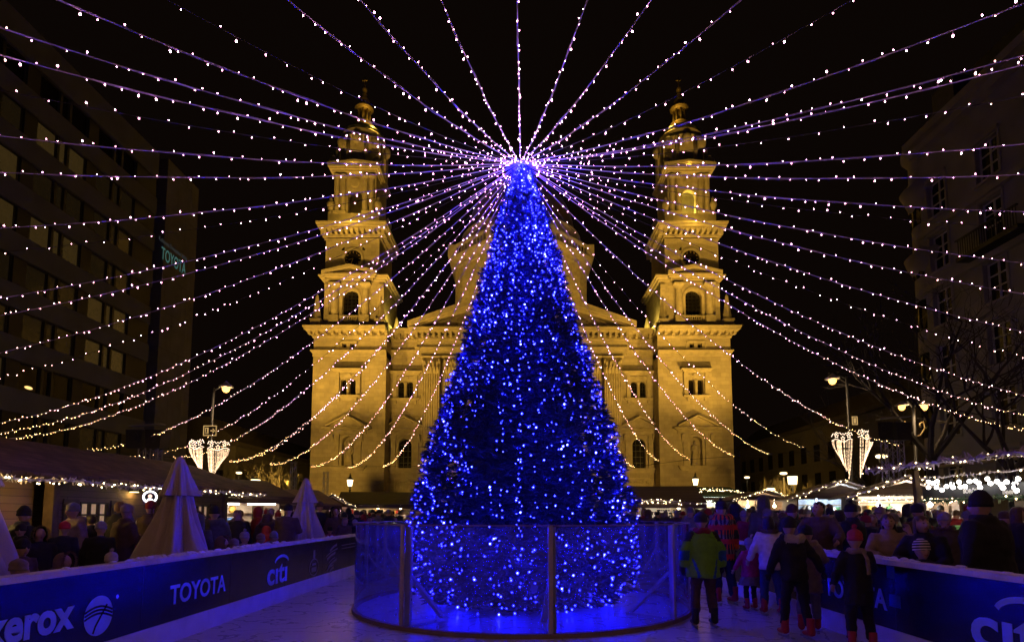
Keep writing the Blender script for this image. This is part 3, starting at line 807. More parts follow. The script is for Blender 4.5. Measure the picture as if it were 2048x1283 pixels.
# ================================================================ the Christmas tree
TX, TY = .08, 10.27
PROF = [(0.06, 1.45), (.25, 1.78), (.8, 1.90), (1.4, 1.88), (2.3, 1.72), (3.2, 1.46), (4.1, 1.18), (5.0, .90), (5.95, .67), (6.85, .44), (7.5, .28), (8.0, .13), (8.18, .05)]
def trad(z):
    for (za, ra), (zb, rb) in zip(PROF, PROF[1:]):
        if za <= z <= zb: return ra+(rb-ra)*(z-za)/(zb-za)
    return .05
tree = thing('christmas_tree', 'tall slender Christmas tree covered in blue lights inside a clear round enclosure', 'Christmas tree', (TX, TY, .02))
m = MB(); m.tube([(0, 0, 0), (0, 0, 4), (0, 0, 8.0)], [.17, .12, .04], 10); m.box(-.5, .5, -.06, .06, 0, .12); m.box(-.06, .06, -.5, .5, 0, .12)
m.build('trunk', mat('bark', (.06, .04, .025), .9, var=.4, scale=8, bump=.4), tree)
m = MB()
rt = random.Random(5)
m.lathe([(r*.66, z) for z, r in PROF], (0, 0, 0), 28, 1, fn=lambda a, z: 1+.10*math.sin(a*7+z*3)+.06*math.sin(a*13-z*7))
def tuft(c, out, size):
    "a fan of thin needle sprays"
    up = Vector((0, 0, 1)); sd = out.cross(up).normalized(); nn = sd.cross(out)
    for k in range(5):
        a = (k-2)*.42+rt.uniform(-.15, .15)
        d = (out*math.cos(a)+sd*math.sin(a)+nn*rt.uniform(-.35, .35)).normalized()
        wv = d.cross(Vector((rt.uniform(-1, 1), rt.uniform(-1, 1), rt.uniform(-.5, 1)))).normalized()*size*.085
        L = size*rt.uniform(.7, 1.1)
        m.add([c-wv*.4, c+d*L*.45-wv, c+d*L, c+d*L*.45+wv], [(0, 1, 2, 3)], 0 if rt.random() < .6 else 2)
N = 15000
zs_ = [rt.random() for _ in range(N)]
for k in range(N):
    while True:
        z = rt.uniform(.12, 8.1); r = trad(z)
        if rt.random() < (r+.25)/2.0: break
    a = rt.uniform(0, 2*math.pi)
    ca, sa = math.cos(a), math.sin(a)
    lump = .07*math.sin(a*9+z*5.5)+.06*noise.noise(Vector((ca*r*2.6, sa*r*2.6, z*2.6)))
    rr = r*rt.uniform(.66, 1.0)**.6*(1+lump)+rt.choice((0, 0, 0, .05))
    out = Vector((ca, sa, rt.uniform(-.45, .35))).normalized()
    tuft(Vector((ca*rr, sa*rr, z)), out, rt.uniform(.11, .2)*min(1, .45+r*.55))
for k in range(420):      # branch ends that stick out of the outline
    z = rt.uniform(.4, 7.3); a = rt.uniform(0, 6.283); r = trad(z)*.97
    o3 = Vector((math.cos(a), math.sin(a), rt.uniform(-.35, .25))).normalized()
    for j in range(9):
        o4 = (o3+Vector((rt.uniform(-.6, .6), rt.uniform(-.6, .6), rt.uniform(-.5, .5)))).normalized()
        tuft(Vector((math.cos(a)*r, math.sin(a)*r, z))+o3*rt.uniform(-.02, .10+.06*trad(z)), o4, rt.uniform(.07, .13))
NEEDLE = mat('fir_needles', (.03, .05, .038), .5, var=.4, scale=3)
m.build('crown', [NEEDLE, mat('deep_fir_needles', (.02, .035, .024), .8, var=.4, scale=5, bump=.6, bscale=30), mat('pale_fir_needles', (.04, .065, .05), .5, var=.3, scale=3)], tree, fixn=False)
# blue lights draped over it
BLUE = glow('blue_led', (.0034, .0040, 1), 340)
BLUE2 = glow('bright_blue_led', (.006, .0066, 1), 340)
net = thing('blue_fairy_lights', 'blue fairy lights draped in long strands over the Christmas tree', 'fairy lights', (TX, TY, .02))
def ico(r):
    bm = bmesh.new(); bmesh.ops.create_icosphere(bm, subdivisions=1, radius=r)
    vs = [v.co.copy() for v in bm.verts]; fs = [tuple(v.index for v in f.verts) for f in bm.faces]; bm.free()
    return vs, fs
IV, IF = ico(1)
leds = []
NS = 64
for sidx in range(NS):
    a0 = 2*math.pi*sidx/NS+rt.uniform(-.04, .04)
    top = 8.14 if sidx % 4 == 0 else rt.uniform(5.5, 8.05)
    z = top
    sway = rt.uniform(0, 6); amp = rt.uniform(.01, .05)
    clump = rt.uniform(.6, 1.2)
    while z > .06:
        r = trad(z)
        a = a0+amp*math.sin(z*2.3+sway)/max(.3, r)+rt.gauss(0, .035)/max(.3, r)
        q = r*(1+.07*math.sin(a*9+z*5.5))+rt.uniform(-.03, .09)*min(1, r*2.2)
        if z > 6.2 or noise.noise(Vector((math.cos(a)*2.3+9, math.sin(a)*2.3, z*.9))) < .24+.3*rt.random(): leds.append((q*math.cos(a), q*math.sin(a), z, a))
        z -= (rt.uniform(.05, .17) if z > 6 else rt.uniform(.07, .29) if rt.random() < .85 else rt.uniform(.02, .05))*clump*(1+.8*max(0, noise.noise(Vector((math.cos(a0)*1.7, math.sin(a0)*1.7, z*.8)))))
for k in range(320):      # extra lights near the top and in loose clusters
    z = 8.15-abs(rt.gauss(.35, 1.0)) if k < 170 else rt.uniform(.1, 6)
    z = max(.05, z)
    a = rt.uniform(0, 2*math.pi); q = trad(z)*(1+rt.uniform(-.05, .1))+.005
    leds.append((q*math.cos(a), q*math.sin(a), z, a))
led_me = {}
for bright in (0, 1):
    mm = MB(); mm.add([v*(.0135 if not bright else .0165) for v in IV], IF); mm.add([Vector((v.x*.4, v.y*.4, v.z*.7+1.4))*.0135 for v in IV], IF, 1)
    o = mm.build('bulb', [BLUE2 if bright else BLUE, mat('led_holder', (.02, .03, .05), .5, var=0)], net)
    led_me[bright] = o.data; bpy.data.objects.remove(o)
front = sorted(range(len(leds)), key=lambda i: leds[i][1]-(.0 if leds[i][3] else 0))
rt.shuffle(leds)
near = [l for l in leds if l[1] < -.12*abs(l[0])-.02][:100]
nset = set(id(l) for l in near)
for l in near:
    o = link('bulb', led_me[1], net, l[:3])
mm = MB()
for l in leds:
    if id(l) in nset: continue
    s_ = rt.choice((.005, .006, .007, .0075, .0085, .0095, .0125))
    mm.add([(v.x*s_+l[0], v.y*s_+l[1], v.z*s_+l[2]) for v in IV], IF)
o = mm.build('bulbs', BLUE, net, fixn=False); o['kind'] = 'stuff'; o['label'] = 'many small blue bulbs on draped strands'
# ================================================================ clear enclosure round it
GD, GR, GZ = 10.27, 2.87, 1.42
enc = thing('round_enclosure', 'clear curved screen of panels on timber posts round the Christmas tree', 'screen', (TX-.02, GD, .02))
PLEXI = plexi('scuffed_plexiglass', haze=.19)
posts_px = (808, 1100, 1342)
angs = []
for px in posts_px:
    k = (px-CX)/F
    # hit the cylinder's near side
    a_ = 1+k*k; cx0 = TX-.02
    b_ = -2*(k*cx0+GD); c_ = cx0*cx0+GD*GD-GR*GR
    Y = (-b_-math.sqrt(b_*b_-4*a_*c_))/(2*a_)
    angs.append(math.atan2(Y-GD, k*Y-cx0))
step = angs[1]-angs[0]
angs = [angs[0], angs[1], angs[2]]
allang = angs+[rad(48), rad(90), rad(132)]
for i, a in enumerate(allang):
    b = allang[(i+1) % len(allang)]
    if b < a: b += 2*math.pi
    m = MB(); g0 = .012
    ns = 24
    vs = []; 
    for k in range(ns+1):
        t = a+g0+(b-a-2*g0)*k/ns
        for z in (.06, GZ): vs.append((GR*math.cos(t), GR*math.sin(t), z))
    m.add(vs, [(2*k, 2*k+2, 2*k+3, 2*k+1) for k in range(ns)])
    m.build('panel', PLEXI, enc, True)
    for zz0, zz1, rr in ((.0, .06, .035), (GZ, GZ+.018, .022)):
        m = MB()
        vs = []
        for k in range(ns+1):
            t = a+(b-a)*k/ns
            for r in (GR-rr, GR+rr):
                for z in (zz0, zz1): vs.append((r*math.cos(t), r*math.sin(t), z))
        fs = []
        for k in range(ns):
            o = 4*k
            fs += [(o, o+4, o+5, o+1), (o+2, o+3, o+7, o+6), (o+1, o+5, o+7, o+3), (o, o+2, o+6, o+4)]
        m.add(vs, fs)
        m.build('rail', mat('brown_edging', (.30, .20, .13), .6, var=.2), enc)
    M = Matrix.Rotation(a, 3, 'Z')
    ca, sa = math.cos(a), math.sin(a)
    m = MB()
    m.obox(((GR+.012)*ca, (GR+.012)*sa, GZ/2+.005), (.03, .055, GZ+.02), M)
    m.build('joint_strip', mat('brushed_strip', (.62, .52, .46), .5, 0, var=.15), enc)
    m = MB()
    off = .07 if i != 1 else .03
    pc = Vector(((GR-.05)*ca, (GR-.05)*sa, GZ/2))+M@Vector((0, off, 0))
    m.obox(pc, (.045, .10, GZ-.02), M)
    p = m.build('post', WHITEPAINT, enc)
    m = MB()
    foot = Vector(((GR-.75)*ca, (GR-.75)*sa, .06))+M@Vector((0, off, 0)); topp = Vector(((GR-.09)*ca, (GR-.09)*sa, .72))+M@Vector((0, off, 0))
    m.beam(topp, foot, .09, .04)
    m.beam(Vector(((GR-.8)*ca, (GR-.8)*sa, .05))+M@Vector((0, off, 0)), Vector(((GR-.05)*ca, (GR-.05)*sa, .05))+M@Vector((0, off, 0)), .09, .04)
    m.build('brace', WHITEPAINT, p)
# ================================================================ rink boards
NAVY = mat('navy_banner_vinyl', (.008, .009, .022), .24, var=.35, scale=2, spec=.6, bump=.10, bscale=2.2)
BLUISHVINYL = mat('bluish_vinyl_lettering', (.30, .42, .95), .5, var=.1)  # lettering and emblems share one even blue base colour
FAINT = mat('grey_vinyl_lettering', (.16, .13, .17), .6, var=.1)
RAILM = mat('worn_white_rail', (.66, .60, .56), .5, var=.22, scale=4, bump=.2)
KICK = mat('white_kick_board', (.68, .66, .70), .45, var=.14, scale=3)
SNOW = mat('scraped_snow', (.78, .76, .8), .9, var=.1, bump=.6, bscale=25)
def board(s, label):
    x = s*RW
    t = thing('rink_board', label, 'rink board', (x, 0, .02))
    m = MB(); m.box(0, s*.10, RY0, RY1, .26, .99); bn = m.build('banner', NAVY, t)
    for k in range(13):
        m = MB(); m.box(-s*.0022, -s*.001, RY0+.6+2*k, RY0+.606+2*k, .262, .988); m.build('seam', mat('grey_seam', (.05, .05, .06), .5, var=0), bn)
    m = MB(); m.box(-s*.035, s*.16, RY0, RY1, .993, 1.05); m.build('top_rail', RAILM, t)
    m = MB(); m.box(-s*.018, s*.10, RY0, RY1, 0, .257)
    for k in range(14): m.box(-s*.021, -s*.015, RY0+2*k, RY0+2*k+.012, .01, .25)
    m.build('kick_strip', KICK, t)
    m = MB()
    rs = random.Random(3+s)
    for k in range(150):
        yy = rs.choice((rs.uniform(RY0, RY1), rs.gauss(7.2, .5), rs.gauss(9.5, .4), rs.gauss(16.5, .6)))
        yy = min(max(yy, RY0+.1), RY1-.1)
        m.sph((s*rs.uniform(.05, .14), yy, 1.05+rs.uniform(-.005, .012)), (rs.uniform(.02, .05), rs.uniform(.03, .11), rs.uniform(.012, .035)), 8)
    o = m.build('snow', SNOW, t, True); o['kind'] = 'stuff'
    return t
bl = board(-1, 'long navy rink board left of the Christmas tree with xerox, TOYOTA and citi on it')
br_ = board(1, 'long navy rink board right of the tree behind the skaters, citi on it')
def onboard(s, ycen, z):
    # text plane: x of the text runs along +Y on the left board, along -Y on the right one
    rx = Matrix.Rotation(math.pi/2, 4, 'X')
    M = Matrix.Rotation(math.pi/2 if s < 0 else -math.pi/2, 4, 'Z')@rx
    return Matrix.Translation((-s*.004, ycen, z))@M
def PYb(s, px): return abs(RW/((px-CX)/F))
def zb(s, px, py): return P(px, py, PYb(s, px)).z-.02
# xerox
lettering('xerox', .41, BLUISHVINYL, onboard(-1, 5.12, .50), bl, 'lettering', bold=.014, width=.97)
def flat_disc(mb, s, yc, zc, r, m=0, x=.004, n=40, sq=1):
    mb.add([(-s*x, yc+r*math.cos(2*math.pi*k/n)*sq, zc+r*math.sin(2*math.pi*k/n)) for k in range(n)], [tuple(range(n))], m)
def band(mb, s, pts, w, m=0, x=.006):
    "flat ribbon through (y, z) points"
    vs = []
    for i, p in enumerate(pts):
        a = Vector(pts[max(i-1, 0)]); b = Vector(pts[min(i+1, len(pts)-1)])
        d = (b-a).normalized(); nrm = Vector((-d.y, d.x))*w/2
        for sg in (-1, 1): vs.append((-s*x, p[0]+sg*nrm.x, p[1]+sg*nrm.y))
    mb.add(vs, [(2*k, 2*k+1, 2*k+3, 2*k+2) for k in range(len(pts)-1)], m)
ec, ez = 5.93, .545
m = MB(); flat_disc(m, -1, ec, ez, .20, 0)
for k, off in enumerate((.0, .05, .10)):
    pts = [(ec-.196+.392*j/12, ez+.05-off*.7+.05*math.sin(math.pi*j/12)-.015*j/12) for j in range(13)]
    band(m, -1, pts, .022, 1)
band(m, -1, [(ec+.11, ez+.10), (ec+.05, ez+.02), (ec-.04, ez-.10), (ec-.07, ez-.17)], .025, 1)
m.build('emblem', [BLUISHVINYL, NAVY], bl)
m = MB(); flat_disc(m, -1, 6.19, .70, .022); m.build('emblem', BLUISHVINYL, bl)
lettering('TOYOTA', .33, BLUISHVINYL, onboard(-1, 7.79, .465), bl, 'lettering', bold=.007, width=1.34)
def citi(s, yc, zbase, size, par):
    g = lettering('citi'.replace('i', '\u0131'), size*1.35, BLUISHVINYL, onboard(s, yc, zbase), par, 'lettering', bold=.012*size/.4, width=size*2.1)
    m = MB()
    w_ = size*2.1; sg = 1 if s < 0 else -1
    pts = []
    for k in range(15):
        a = math.pi*(.92-.84*k/14)
        pts.append((yc+sg*(w_*.19+w_*.36*math.cos(a)), zbase+size*.82+size*.34*math.sin(a)))
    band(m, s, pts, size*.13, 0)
    m.build('emblem', BLUISHVINYL, par)
citi(-1, 10.28, .36, .40, bl)
# faint marks farther along
m = MB()
y0 = PYb(-1, 632)
for k in range(20):
    a, b = 2*math.pi*k/20, 2*math.pi*(k+1)/20
    band(m, -1, [(y0+.26*math.cos(a), .47+.17*math.sin(a)), (y0+.26*math.cos(b), .47+.17*math.sin(b))], .03, 0, .004)
band(m, -1, [(y0, .64), (y0, .82)], .12, 0, .004); band(m, -1, [(y0-.15, .42), (y0+.15, .42)], .1, 0, .004); band(m, -1, [(y0-.12, .53), (y0+.12, .53)], .05, 0, .005)
m.build('emblem', FAINT, bl)
m = MB()
y0 = PYb(-1, 667)
for k, (dy_, z, L, sl) in enumerate(((.1, .80, .5, .12), (.0, .70, .8, .14), (-.05, .62, .6, .12), (0, .52, .45, .1), (.05, .45, .6, .14), (-.1, .37, .5, .1), (0, .31, .3, .08))):
    band(m, -1, [(y0+dy_-L/2, z-sl/2), (y0+dy_, z+.02), (y0+dy_+L/2, z+sl/2)], .06 if k % 2 == 0 else .035, 0, .004)
m.build('emblem', FAINT, bl)
m = MB()
y0 = PYb(-1, 698)
for z in (.82, .74): band(m, -1, [(y0-.5, z), (y0+1.2, z)], .018, 0, .004)
m.build('emblem', FAINT, bl)
# right board
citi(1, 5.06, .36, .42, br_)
lettering('TOYOTA', .33, BLUISHVINYL, onboard(1, 7.42, .465), br_, 'lettering', bold=.007, width=1.34)
m = MB()
for (y0, y1, z0, z1) in ((6.58, 6.72, .84, .98), (6.50, 6.70, .52, .66)):
    m.add([(-.004, y1, z0), (-.004, y0, z0), (-.004, y0, z1), (-.004, y1, z1)], [(0, 1, 2, 3)])
m.build('emblem', mat('blue_patch', (.03, .08, .35), .5, var=.1), br_)  # two plain blue squares on the banner
# far end of the rink
t = thing('rink_board', 'short navy rink board closing the far end of the ice behind the tree', 'rink board', (0, RY1+.1, .02))
m = MB(); m.box(-RW-.1, RW+.1, 0, .1, 0, .99); m.build('banner', NAVY, t)
m = MB(); m.box(-RW-.16, RW+.16, -.03, .16, .993, 1.05); m.build('top_rail', RAILM, t)
# ================================================================ light strings fanned out from the tree top
APEX = Vector((TX-.04, TY, 8.22))
HEND = 4.2
def perim(phi):
    "end point of a string that leaves the tree top in this direction"
    c, s = math.cos(phi), math.sin(phi)
    lo, hi = 0, 60
    for _ in range(40):
        r = (lo+hi)/2
        x, y = APEX.x+r*c, APEX.y+r*s
        yy = y-9; ay = 21.5 if yy > 0 else 15.5
        f = (abs(x)/19)**3+(abs(yy)/ay)**3
        if f < 1: lo = r
        else: hi = r
    return Vector((APEX.x+lo*c, APEX.y+lo*s, HEND))
def spt(E, sag, t):
    p = APEX.lerp(E, t); p.z -= 4*sag*t*(1-t); return p
def sagof(E): return 1.5*min(1.15, ((E-APEX).xy.length/23)**1.5)
NPH = 1440
tracks = []
for k in range(NPH):
    phi = 2*math.pi*k/NPH; E = perim(phi); sg = sagof(E)
    tr = []
    for j in range(1, 60):
        q = proj(spt(E, sg, j/60))
        if q: tr.append(q)
        else: break
    tracks.append((E, sg, np.array(tr)))
def solve(px, py):
    best = None
    for E, sg, tr in tracks:
        if len(tr) < 2: continue
        a, b = tr[:-1], tr[1:]
        d = b-a; L = (d*d).sum(1)+1e-9
        t = np.clip(((np.array((px, py))-a)*d).sum(1)/L, 0, 1)
        q = a+d*t[:, None]-np.array((px, py))
        e = (q*q).sum(1).min()
        if best is None or e < best[0]: best = (e, E, sg)
    return best[1], best[2]
ORD = 'first second third fourth fifth sixth seventh eighth ninth tenth eleventh twelfth thirteenth fourteenth fifteenth sixteenth'.split()
strings = []   # (E, sag, dark cable?, label)
top_x = [(125, 0), (340, 1), (575, 0), (725, 0), (883, 0), (1037, 0), (1172, 0), (1297, 0), (1475, 0), (1700, 1)]
for i, (x, d) in enumerate(top_x):
    E, sg = solve(x, 3); strings.append((E, sg, d, f'pinkish string leaving through the top of the picture, {ORD[i]} from the left there'))
left_y = [(55, 0), (110, 0), (180, 1), (272, 0), (345, 0), (455, 0), (505, 1), (595, 0), (630, 0), (705, 0), (755, 1), (845, 0), (864, 0), (886, 0)]
for i, (yy, d) in enumerate(left_y):
    E, sg = solve(3, yy); strings.append((E, sg, d, f'string crossing the office block at the left picture edge, {ORD[i]} from the top'))
right_y = [(7, 0), (112, 0), (132, 0), (192, 1), (287, 0), (348, 0), (423, 0), (456, 1), (527, 0), (587, 0), (662, 0), (712, 1), (790, 0), (830, 0), (858, 0)]
for i, (yy, d) in enumerate(right_y):
    E, sg = solve(2045, yy); strings.append((E, sg, d, f'string crossing the corner building at the right picture edge, {ORD[i]} from the top'))
def ends(lst, txt):
    for i, (x, yy, d) in enumerate(lst):
        Y = 2.62*F/(CY+F*.0843-yy); E = P(x, yy, Y); E.z = HEND
        strings.append((E, sagof(E), d, txt % ORD[i]))
ends([(155, 898, 0), (255, 911, 1), (345, 913, 0), (458, 920, 0), (463, 921, 1), (540, 926, 0), (622, 930, 0), (695, 932, 0), (765, 931, 0), (835, 931, 1)], 'string of yellowish bulbs ending in view left of the tree, %s from the left')
ends([(1270, 932, 1), (1318, 920, 0), (1380, 917, 0), (1470, 911, 0), (1540, 906, 0), (1610, 895, 1), (1798, 887, 0)], 'string of yellowish bulbs ending in view right of the tree, %s from the left')
TINTEDCABLE = mat('violet_lit_clear_cable', (.50, .42, .66), .4, var=.1)  # clear cable with the violet of the lights put into its colour
DARKCABLE = mat('black_cable', (.02, .018, .02), .5, var=0)
BP = glow('pinkish_bulb', (1, .40, .64), 46)
BM_ = glow('cream_bulb', (1, .46, .42), 42)
BY = glow('yellowish_bulb', (1, .56, .21), 36)
def bulb_mesh(matt, k):
    mm = MB()
    mm.lathe([(.003, 0), (.004, .03), (.006, .038)], (0, 0, 0), 6, 1)
    mm.lathe([(.005, .038), (.0085, .046), (.008, .053), (.004, .06), (0.0005, .062)], (0, 0, 0), 7, 0)
    o = mm.build('bulb', [matt, mat('clear_bulb_stem', (.75, .62, .72), .4, var=0)]); me = o.data; bpy.data.objects.remove(o)
    return me
BMESH = [bulb_mesh(BP, 0), bulb_mesh(BM_, 1), bulb_mesh(BY, 2)]
rs = random.Random(21)
for E, sg, dark, lab in strings:
    pts = [spt(E, sg, k/40) for k in range(41)]
    rel = [p-APEX for p in pts]
    m = MB(); m.tube(rel, .0055 if not dark else .004, 5)
    if not dark:   # the strand's second wire
        m.tube([q+Vector((.012*math.cos(k*1.3), .012*math.sin(k*1.7), .012*math.sin(k*1.3))) for k, q in enumerate(rel)], .003, 4)
    t = m.build('light_string', DARKCABLE if dark else TINTEDCABLE, None, True, APEX)
    tag(t, lab, 'light string', 'light strings fanned out from the tree top')
    L = sum((pts[k+1]-pts[k]).length for k in range(40))
    d = .35; blist = []
    while d < L-.05:
        blist.append(d); d += (rs.uniform(.09, .25) if not dark else rs.uniform(.13, .36))*(1.45 if spt(E, sg, d/L).y > 19 else 1)
    vis = []; unseen = []
    for d in blist:
        t_ = d/L; p = spt(E, sg, t_); q = proj(p)
        if q and -60 < q[0] < 2108 and -60 < q[1] < 1283: vis.append((t_, p))
        else: unseen.append(p-APEX)
    vis.sort(key=lambda q: q[1].y); unseen = [(q, .012) for q in unseen]+[(q[1]-APEX, .0055) for q in vis[100:]]; vis = vis[:100]  # bulbs out of frame are made larger to throw more light
    if unseen:
        mm = MB()
        for q, r in unseen:
            c_ = 0 if (q+APEX).z > 6 else 1 if (q+APEX).z > 4.6 else 2; dz = rs.choice((-.04, -.04, .035))
            mm.add([(v.x*r+q.x, v.y*r+q.y, v.z*r*1.4+q.z+dz) for v in IV], IF, c_)
        o = mm.build('bulbs', [BP, BM_, BY], t, fixn=False); o['kind'] = 'stuff'
    for i, (t_, p) in enumerate(vis):
        b_ = t_+rs.uniform(-.12, .12)+max(0, (4.9-p.z))*.15
        me = BMESH[0 if b_ < .45 else 1 if b_ < .75 else 2]
        o = link('bulb', me, t, p-APEX)
        up = rs.random() < .42
        o.rotation_euler = ((0 if up else math.pi)+rs.uniform(-.5, .5), rs.uniform(-.5, .5), 0)
        k = rs.choice((.38, .46, .52, .55, .6, .85))
        o.scale = (k, k, k)
# thin wire that carries the far ends
m = MB()
wy = [P(x, y, 2.62*F/(CY+F*.0843-y)) for x, y in ((155, 898), (345, 913), (540, 926), (695, 932), (835, 931), (1050, 933), (1270, 932), (1380, 917), (1540, 906), (1798, 887))]
m.tube([Vector((p.x, p.y, HEND)) for p in wy], .01, 5)
tag(m.build('support_wire', DARKCABLE), 'thin dark wire crossing before the basilica and holding the string ends', 'wire')
# ================================================================ buildings round the square
def PX(px, py, X):
    "point on the plane X = const"
    x, y = (px-CX)/F, (CY-py)/F
    t = X/x
    return Vector((X, t*(CT-y*ST), EYE+t*(ST+y*CT)))
# --- office block on the left
OX = -30.0
off = thing('office_block', 'dark concrete office block with rows of ribbon windows along the left side', 'office building', (OX, 0, 0))
CONC = mat('grey_concrete_panel', (.15, .15, .165), .85, var=.16, scale=.6, bump=.15, bscale=5)
CONC2 = coursed('pale_concrete_panel', (.185, .18, .19), 2.4, 3.1, .02, .05, .85, .25, .6)
DARKPIER = mat('brown_pier', (.035, .03, .028), .6, var=.15)
FRAME = mat('dark_window_frame', (.03, .025, .022), .5, var=.1)
ZR = [13.0+3.1*k for k in range(-3, 6)]
Yend = 45.2; Ybeg = 13.0; per = 5.0; gw = 4.1
m = MB()
ztop = PX(283, 272, OX).z
bands = [0]+[v for z in ZR for v in (z-.85, z+.85)]+[ztop]
for a, b in zip(bands[::2], bands[1::2]): m.box(-14, 0, Ybeg, Yend, a, b)
m.box(-14, -.5, Ybeg+.3, Yend-.3, .2, ztop-.2)
m.build('wall', CONC, off)
m = MB()
groups = []
y = Yend-2.4
while y-gw > Ybeg:
    groups.append(y-gw); m.box(-.48, -.12, y, y+.9, .2, ztop-1); y -= per
m.box(-.48, -.12, Yend-1.5, Yend-.02, .2, ztop-1)
m.build('pier', DARKPIER, off)
ro = random.Random(4)
WP = [mat('dim_office_pane', (.02, .017, .012), .08, var=0), mat('faint_office_pane', (.03, .025, .015), .1, emit=(.9, .55, .18), es=.008, var=.5, scale=1.2), mat('blind_office_pane', (.04, .03, .02), .2, emit=(.9, .55, .15), es=.03, var=.5, scale=2)]
def winmesh(pane):
    mm = MB()
    for a, b in ((.05, 1.6), (1.8, 2.4), (2.6, 4.05)):
        mm.box(-.30, -.28, a, b, -.8, .8, 0)
        for c in (a, b-.07): mm.box(-.29, -.2, c, c+.07, -.84, .84, 1)
        mm.box(-.29, -.2, a+.07, b-.07, -.84, -.77, 1); mm.box(-.29, -.2, a+.07, b-.07, .77, .84, 1)
    mm.box(-.29, -.14, 1.6, 1.8, -.84, .84, 1); mm.box(-.29, -.14, 2.4, 2.6, -.84, .84, 1)
    mm.box(-.45, -.40, -.05, gw+.05, -.85, .85, 1)
    o = mm.build('window', [pane, FRAME]); me = o.data; bpy.data.objects.remove(o); return me
WM = [winmesh(p) for p in WP]
for gi, y in enumerate(groups):
    for zi, z in enumerate(ZR):
        c = 2 if (gi, zi) in ((0, 3), (0, 4), (1, 5), (2, 6), (1, 7), (2, 5), (3, 4), (2, 2)) else ro.choice((0, 1, 1))
        o = link('window', WM[c], off, (0, y, z))
        if (gi, zi) == (1, 2):
            mm = MB(); mm.sph((-.25, .9, -.55), (.05, .3, .1), 10); b = mm.build('desk_lamp', glow('office_lamp', (1, .62, .2), 1.6), o)
            o['label'] = 'window with a lit lamp on its sill'
m = MB()
Ys0, Ys1 = 46.4, PX(398, 377, OX).y
zt2 = PX(396, 377, OX).z
m.box(-14, 0, Ys0, Ys1, 0, zt2); m.box(-.02, .012, (Ys0+Ys1)/2+1.2, (Ys0+Ys1)/2+1.26, 0, zt2)
m.box(-14, -1.5, Yend, Ys0, 0, zt2-.6)
m.build('stair_tower', CONC2, off)
M = Matrix.Translation((.03, 0, 0))@Matrix.Rotation(math.pi/2, 4, 'Z')@Matrix.Rotation(math.pi/2, 4, 'X')
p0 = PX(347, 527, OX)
CY_ = glow('projected_cyan_light', (.10, .26, .22), .42, 'NONE')  # projected light made as faintly glowing letters on the wall
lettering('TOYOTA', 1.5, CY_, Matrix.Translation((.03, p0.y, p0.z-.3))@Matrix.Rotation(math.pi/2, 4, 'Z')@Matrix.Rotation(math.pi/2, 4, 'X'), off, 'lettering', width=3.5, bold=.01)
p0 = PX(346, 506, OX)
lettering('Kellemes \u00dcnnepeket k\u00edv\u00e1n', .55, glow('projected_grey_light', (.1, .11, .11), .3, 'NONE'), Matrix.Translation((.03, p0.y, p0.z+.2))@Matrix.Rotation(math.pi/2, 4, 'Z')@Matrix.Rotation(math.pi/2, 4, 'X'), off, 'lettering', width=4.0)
# --- ornate corner building on the right
AX = 27.0
apt = thing('corner_building', 'tall pale ornate corner building with a rounded bay on the right of the square', 'apartment building', (AX, 0, 0))
PLASTER = mat('pale_plaster', (.25, .24, .235), .85, var=.18, scale=.5, bump=.2, bscale=4)
PLASTER2 = mat('moulded_plaster', (.28, .26, .24), .85, var=.15, scale=.8)
YA1 = 37.2; ZA = [22.0-3.6*k for k in range(6)]
ztop = 26.0
holes = []; ycs = [35.2-4.0*k for k in range(6)]
for z in ZA:
    for y in ycs: holes.append(rect(y-.75, y+.75, z-1.15, z+1.15))
m = MB()
m.holed(rect(10, YA1, 0, ztop), holes, 0, .4, axis='x')
m.box(.4, 14, 10, YA1+.3, 0, ztop)
m.build('wall', PLASTER, apt)
m = MB()
m.lathe([(1.3, 0), (1.3, 17.6), (1.7, 18.4), (1.85, 18.9), (1.4, 19.3), (1.3, 19.6), (1.3, 22.0), (1.6, 22.9), (1.9, 23.6), (1.4, 24.0), (1.32, 24.4), (1.32, 25.6), (1.7, 26.1), (1.7, 26.5), (.1, 28.5)], (1.25, YA1-.1, 0), 28)
for k in range(5):
    a = math.pi*(.75+.2*k)
    for z in ZA: m.obox((1.25+1.3*math.cos(a), YA1-.1+1.3*math.sin(a), z), (.06, .85, 2.0), Matrix.Rotation(a, 3, 'Z'), 1)
m.build('corner_bay', [PLASTER2, DARKGLASS], apt, True)
m = MB()
for z, h, p in ((ztop+.5, .5, .9), (ztop, .5, .5), (20.2, .35, .3), (16.4, .35, .3), (12.8, .25, .2), (5.0, .5, .4)): m.box(-p, .02, 10, YA1-.4, z-h, z)
m.build('cornice', PLASTER2, apt)
WF = mat('white_window_frame', (.55, .52, .47), .6, var=.1)
mm = MB()
mm.box(.30, .33, -.75, .75, -1.15, 1.15, 1)
for a in (-.75, -.04, .68): mm.box(.22, .30, a, a+.08, -1.15, 1.15, 0)
for z in (-1.15, -.35, .35, 1.07): mm.box(.23, .29, -.75, .75, z, z+.07, 0)
mm.box(-.12, .01, -.95, .95, -1.32, -1.18, 2); mm.box(-.14, .01, -.95, .95, 1.25, 1.45, 2); mm.box(-.06, .005, -.93, -.78, -1.15, 1.25, 2); mm.box(-.06, .005, .78, .93, -1.15, 1.25, 2)
o = mm.build('window', [WF, DARKGLASS, PLASTER2]); me = o.data; bpy.data.objects.remove(o)
for z in ZA:
    for y in ycs: link('window', me, apt, (0, y, z))
m = MB()
for k in range(24): m.box(-.95, -.91, 28.6+k*.17, 28.63+k*.17, 16.7, 17.7)
m.box(-1.0, -.86, 28.5, 32.7, 17.7, 17.78); m.box(-1.0, 0, 28.5, 32.7, 16.45, 16.7)
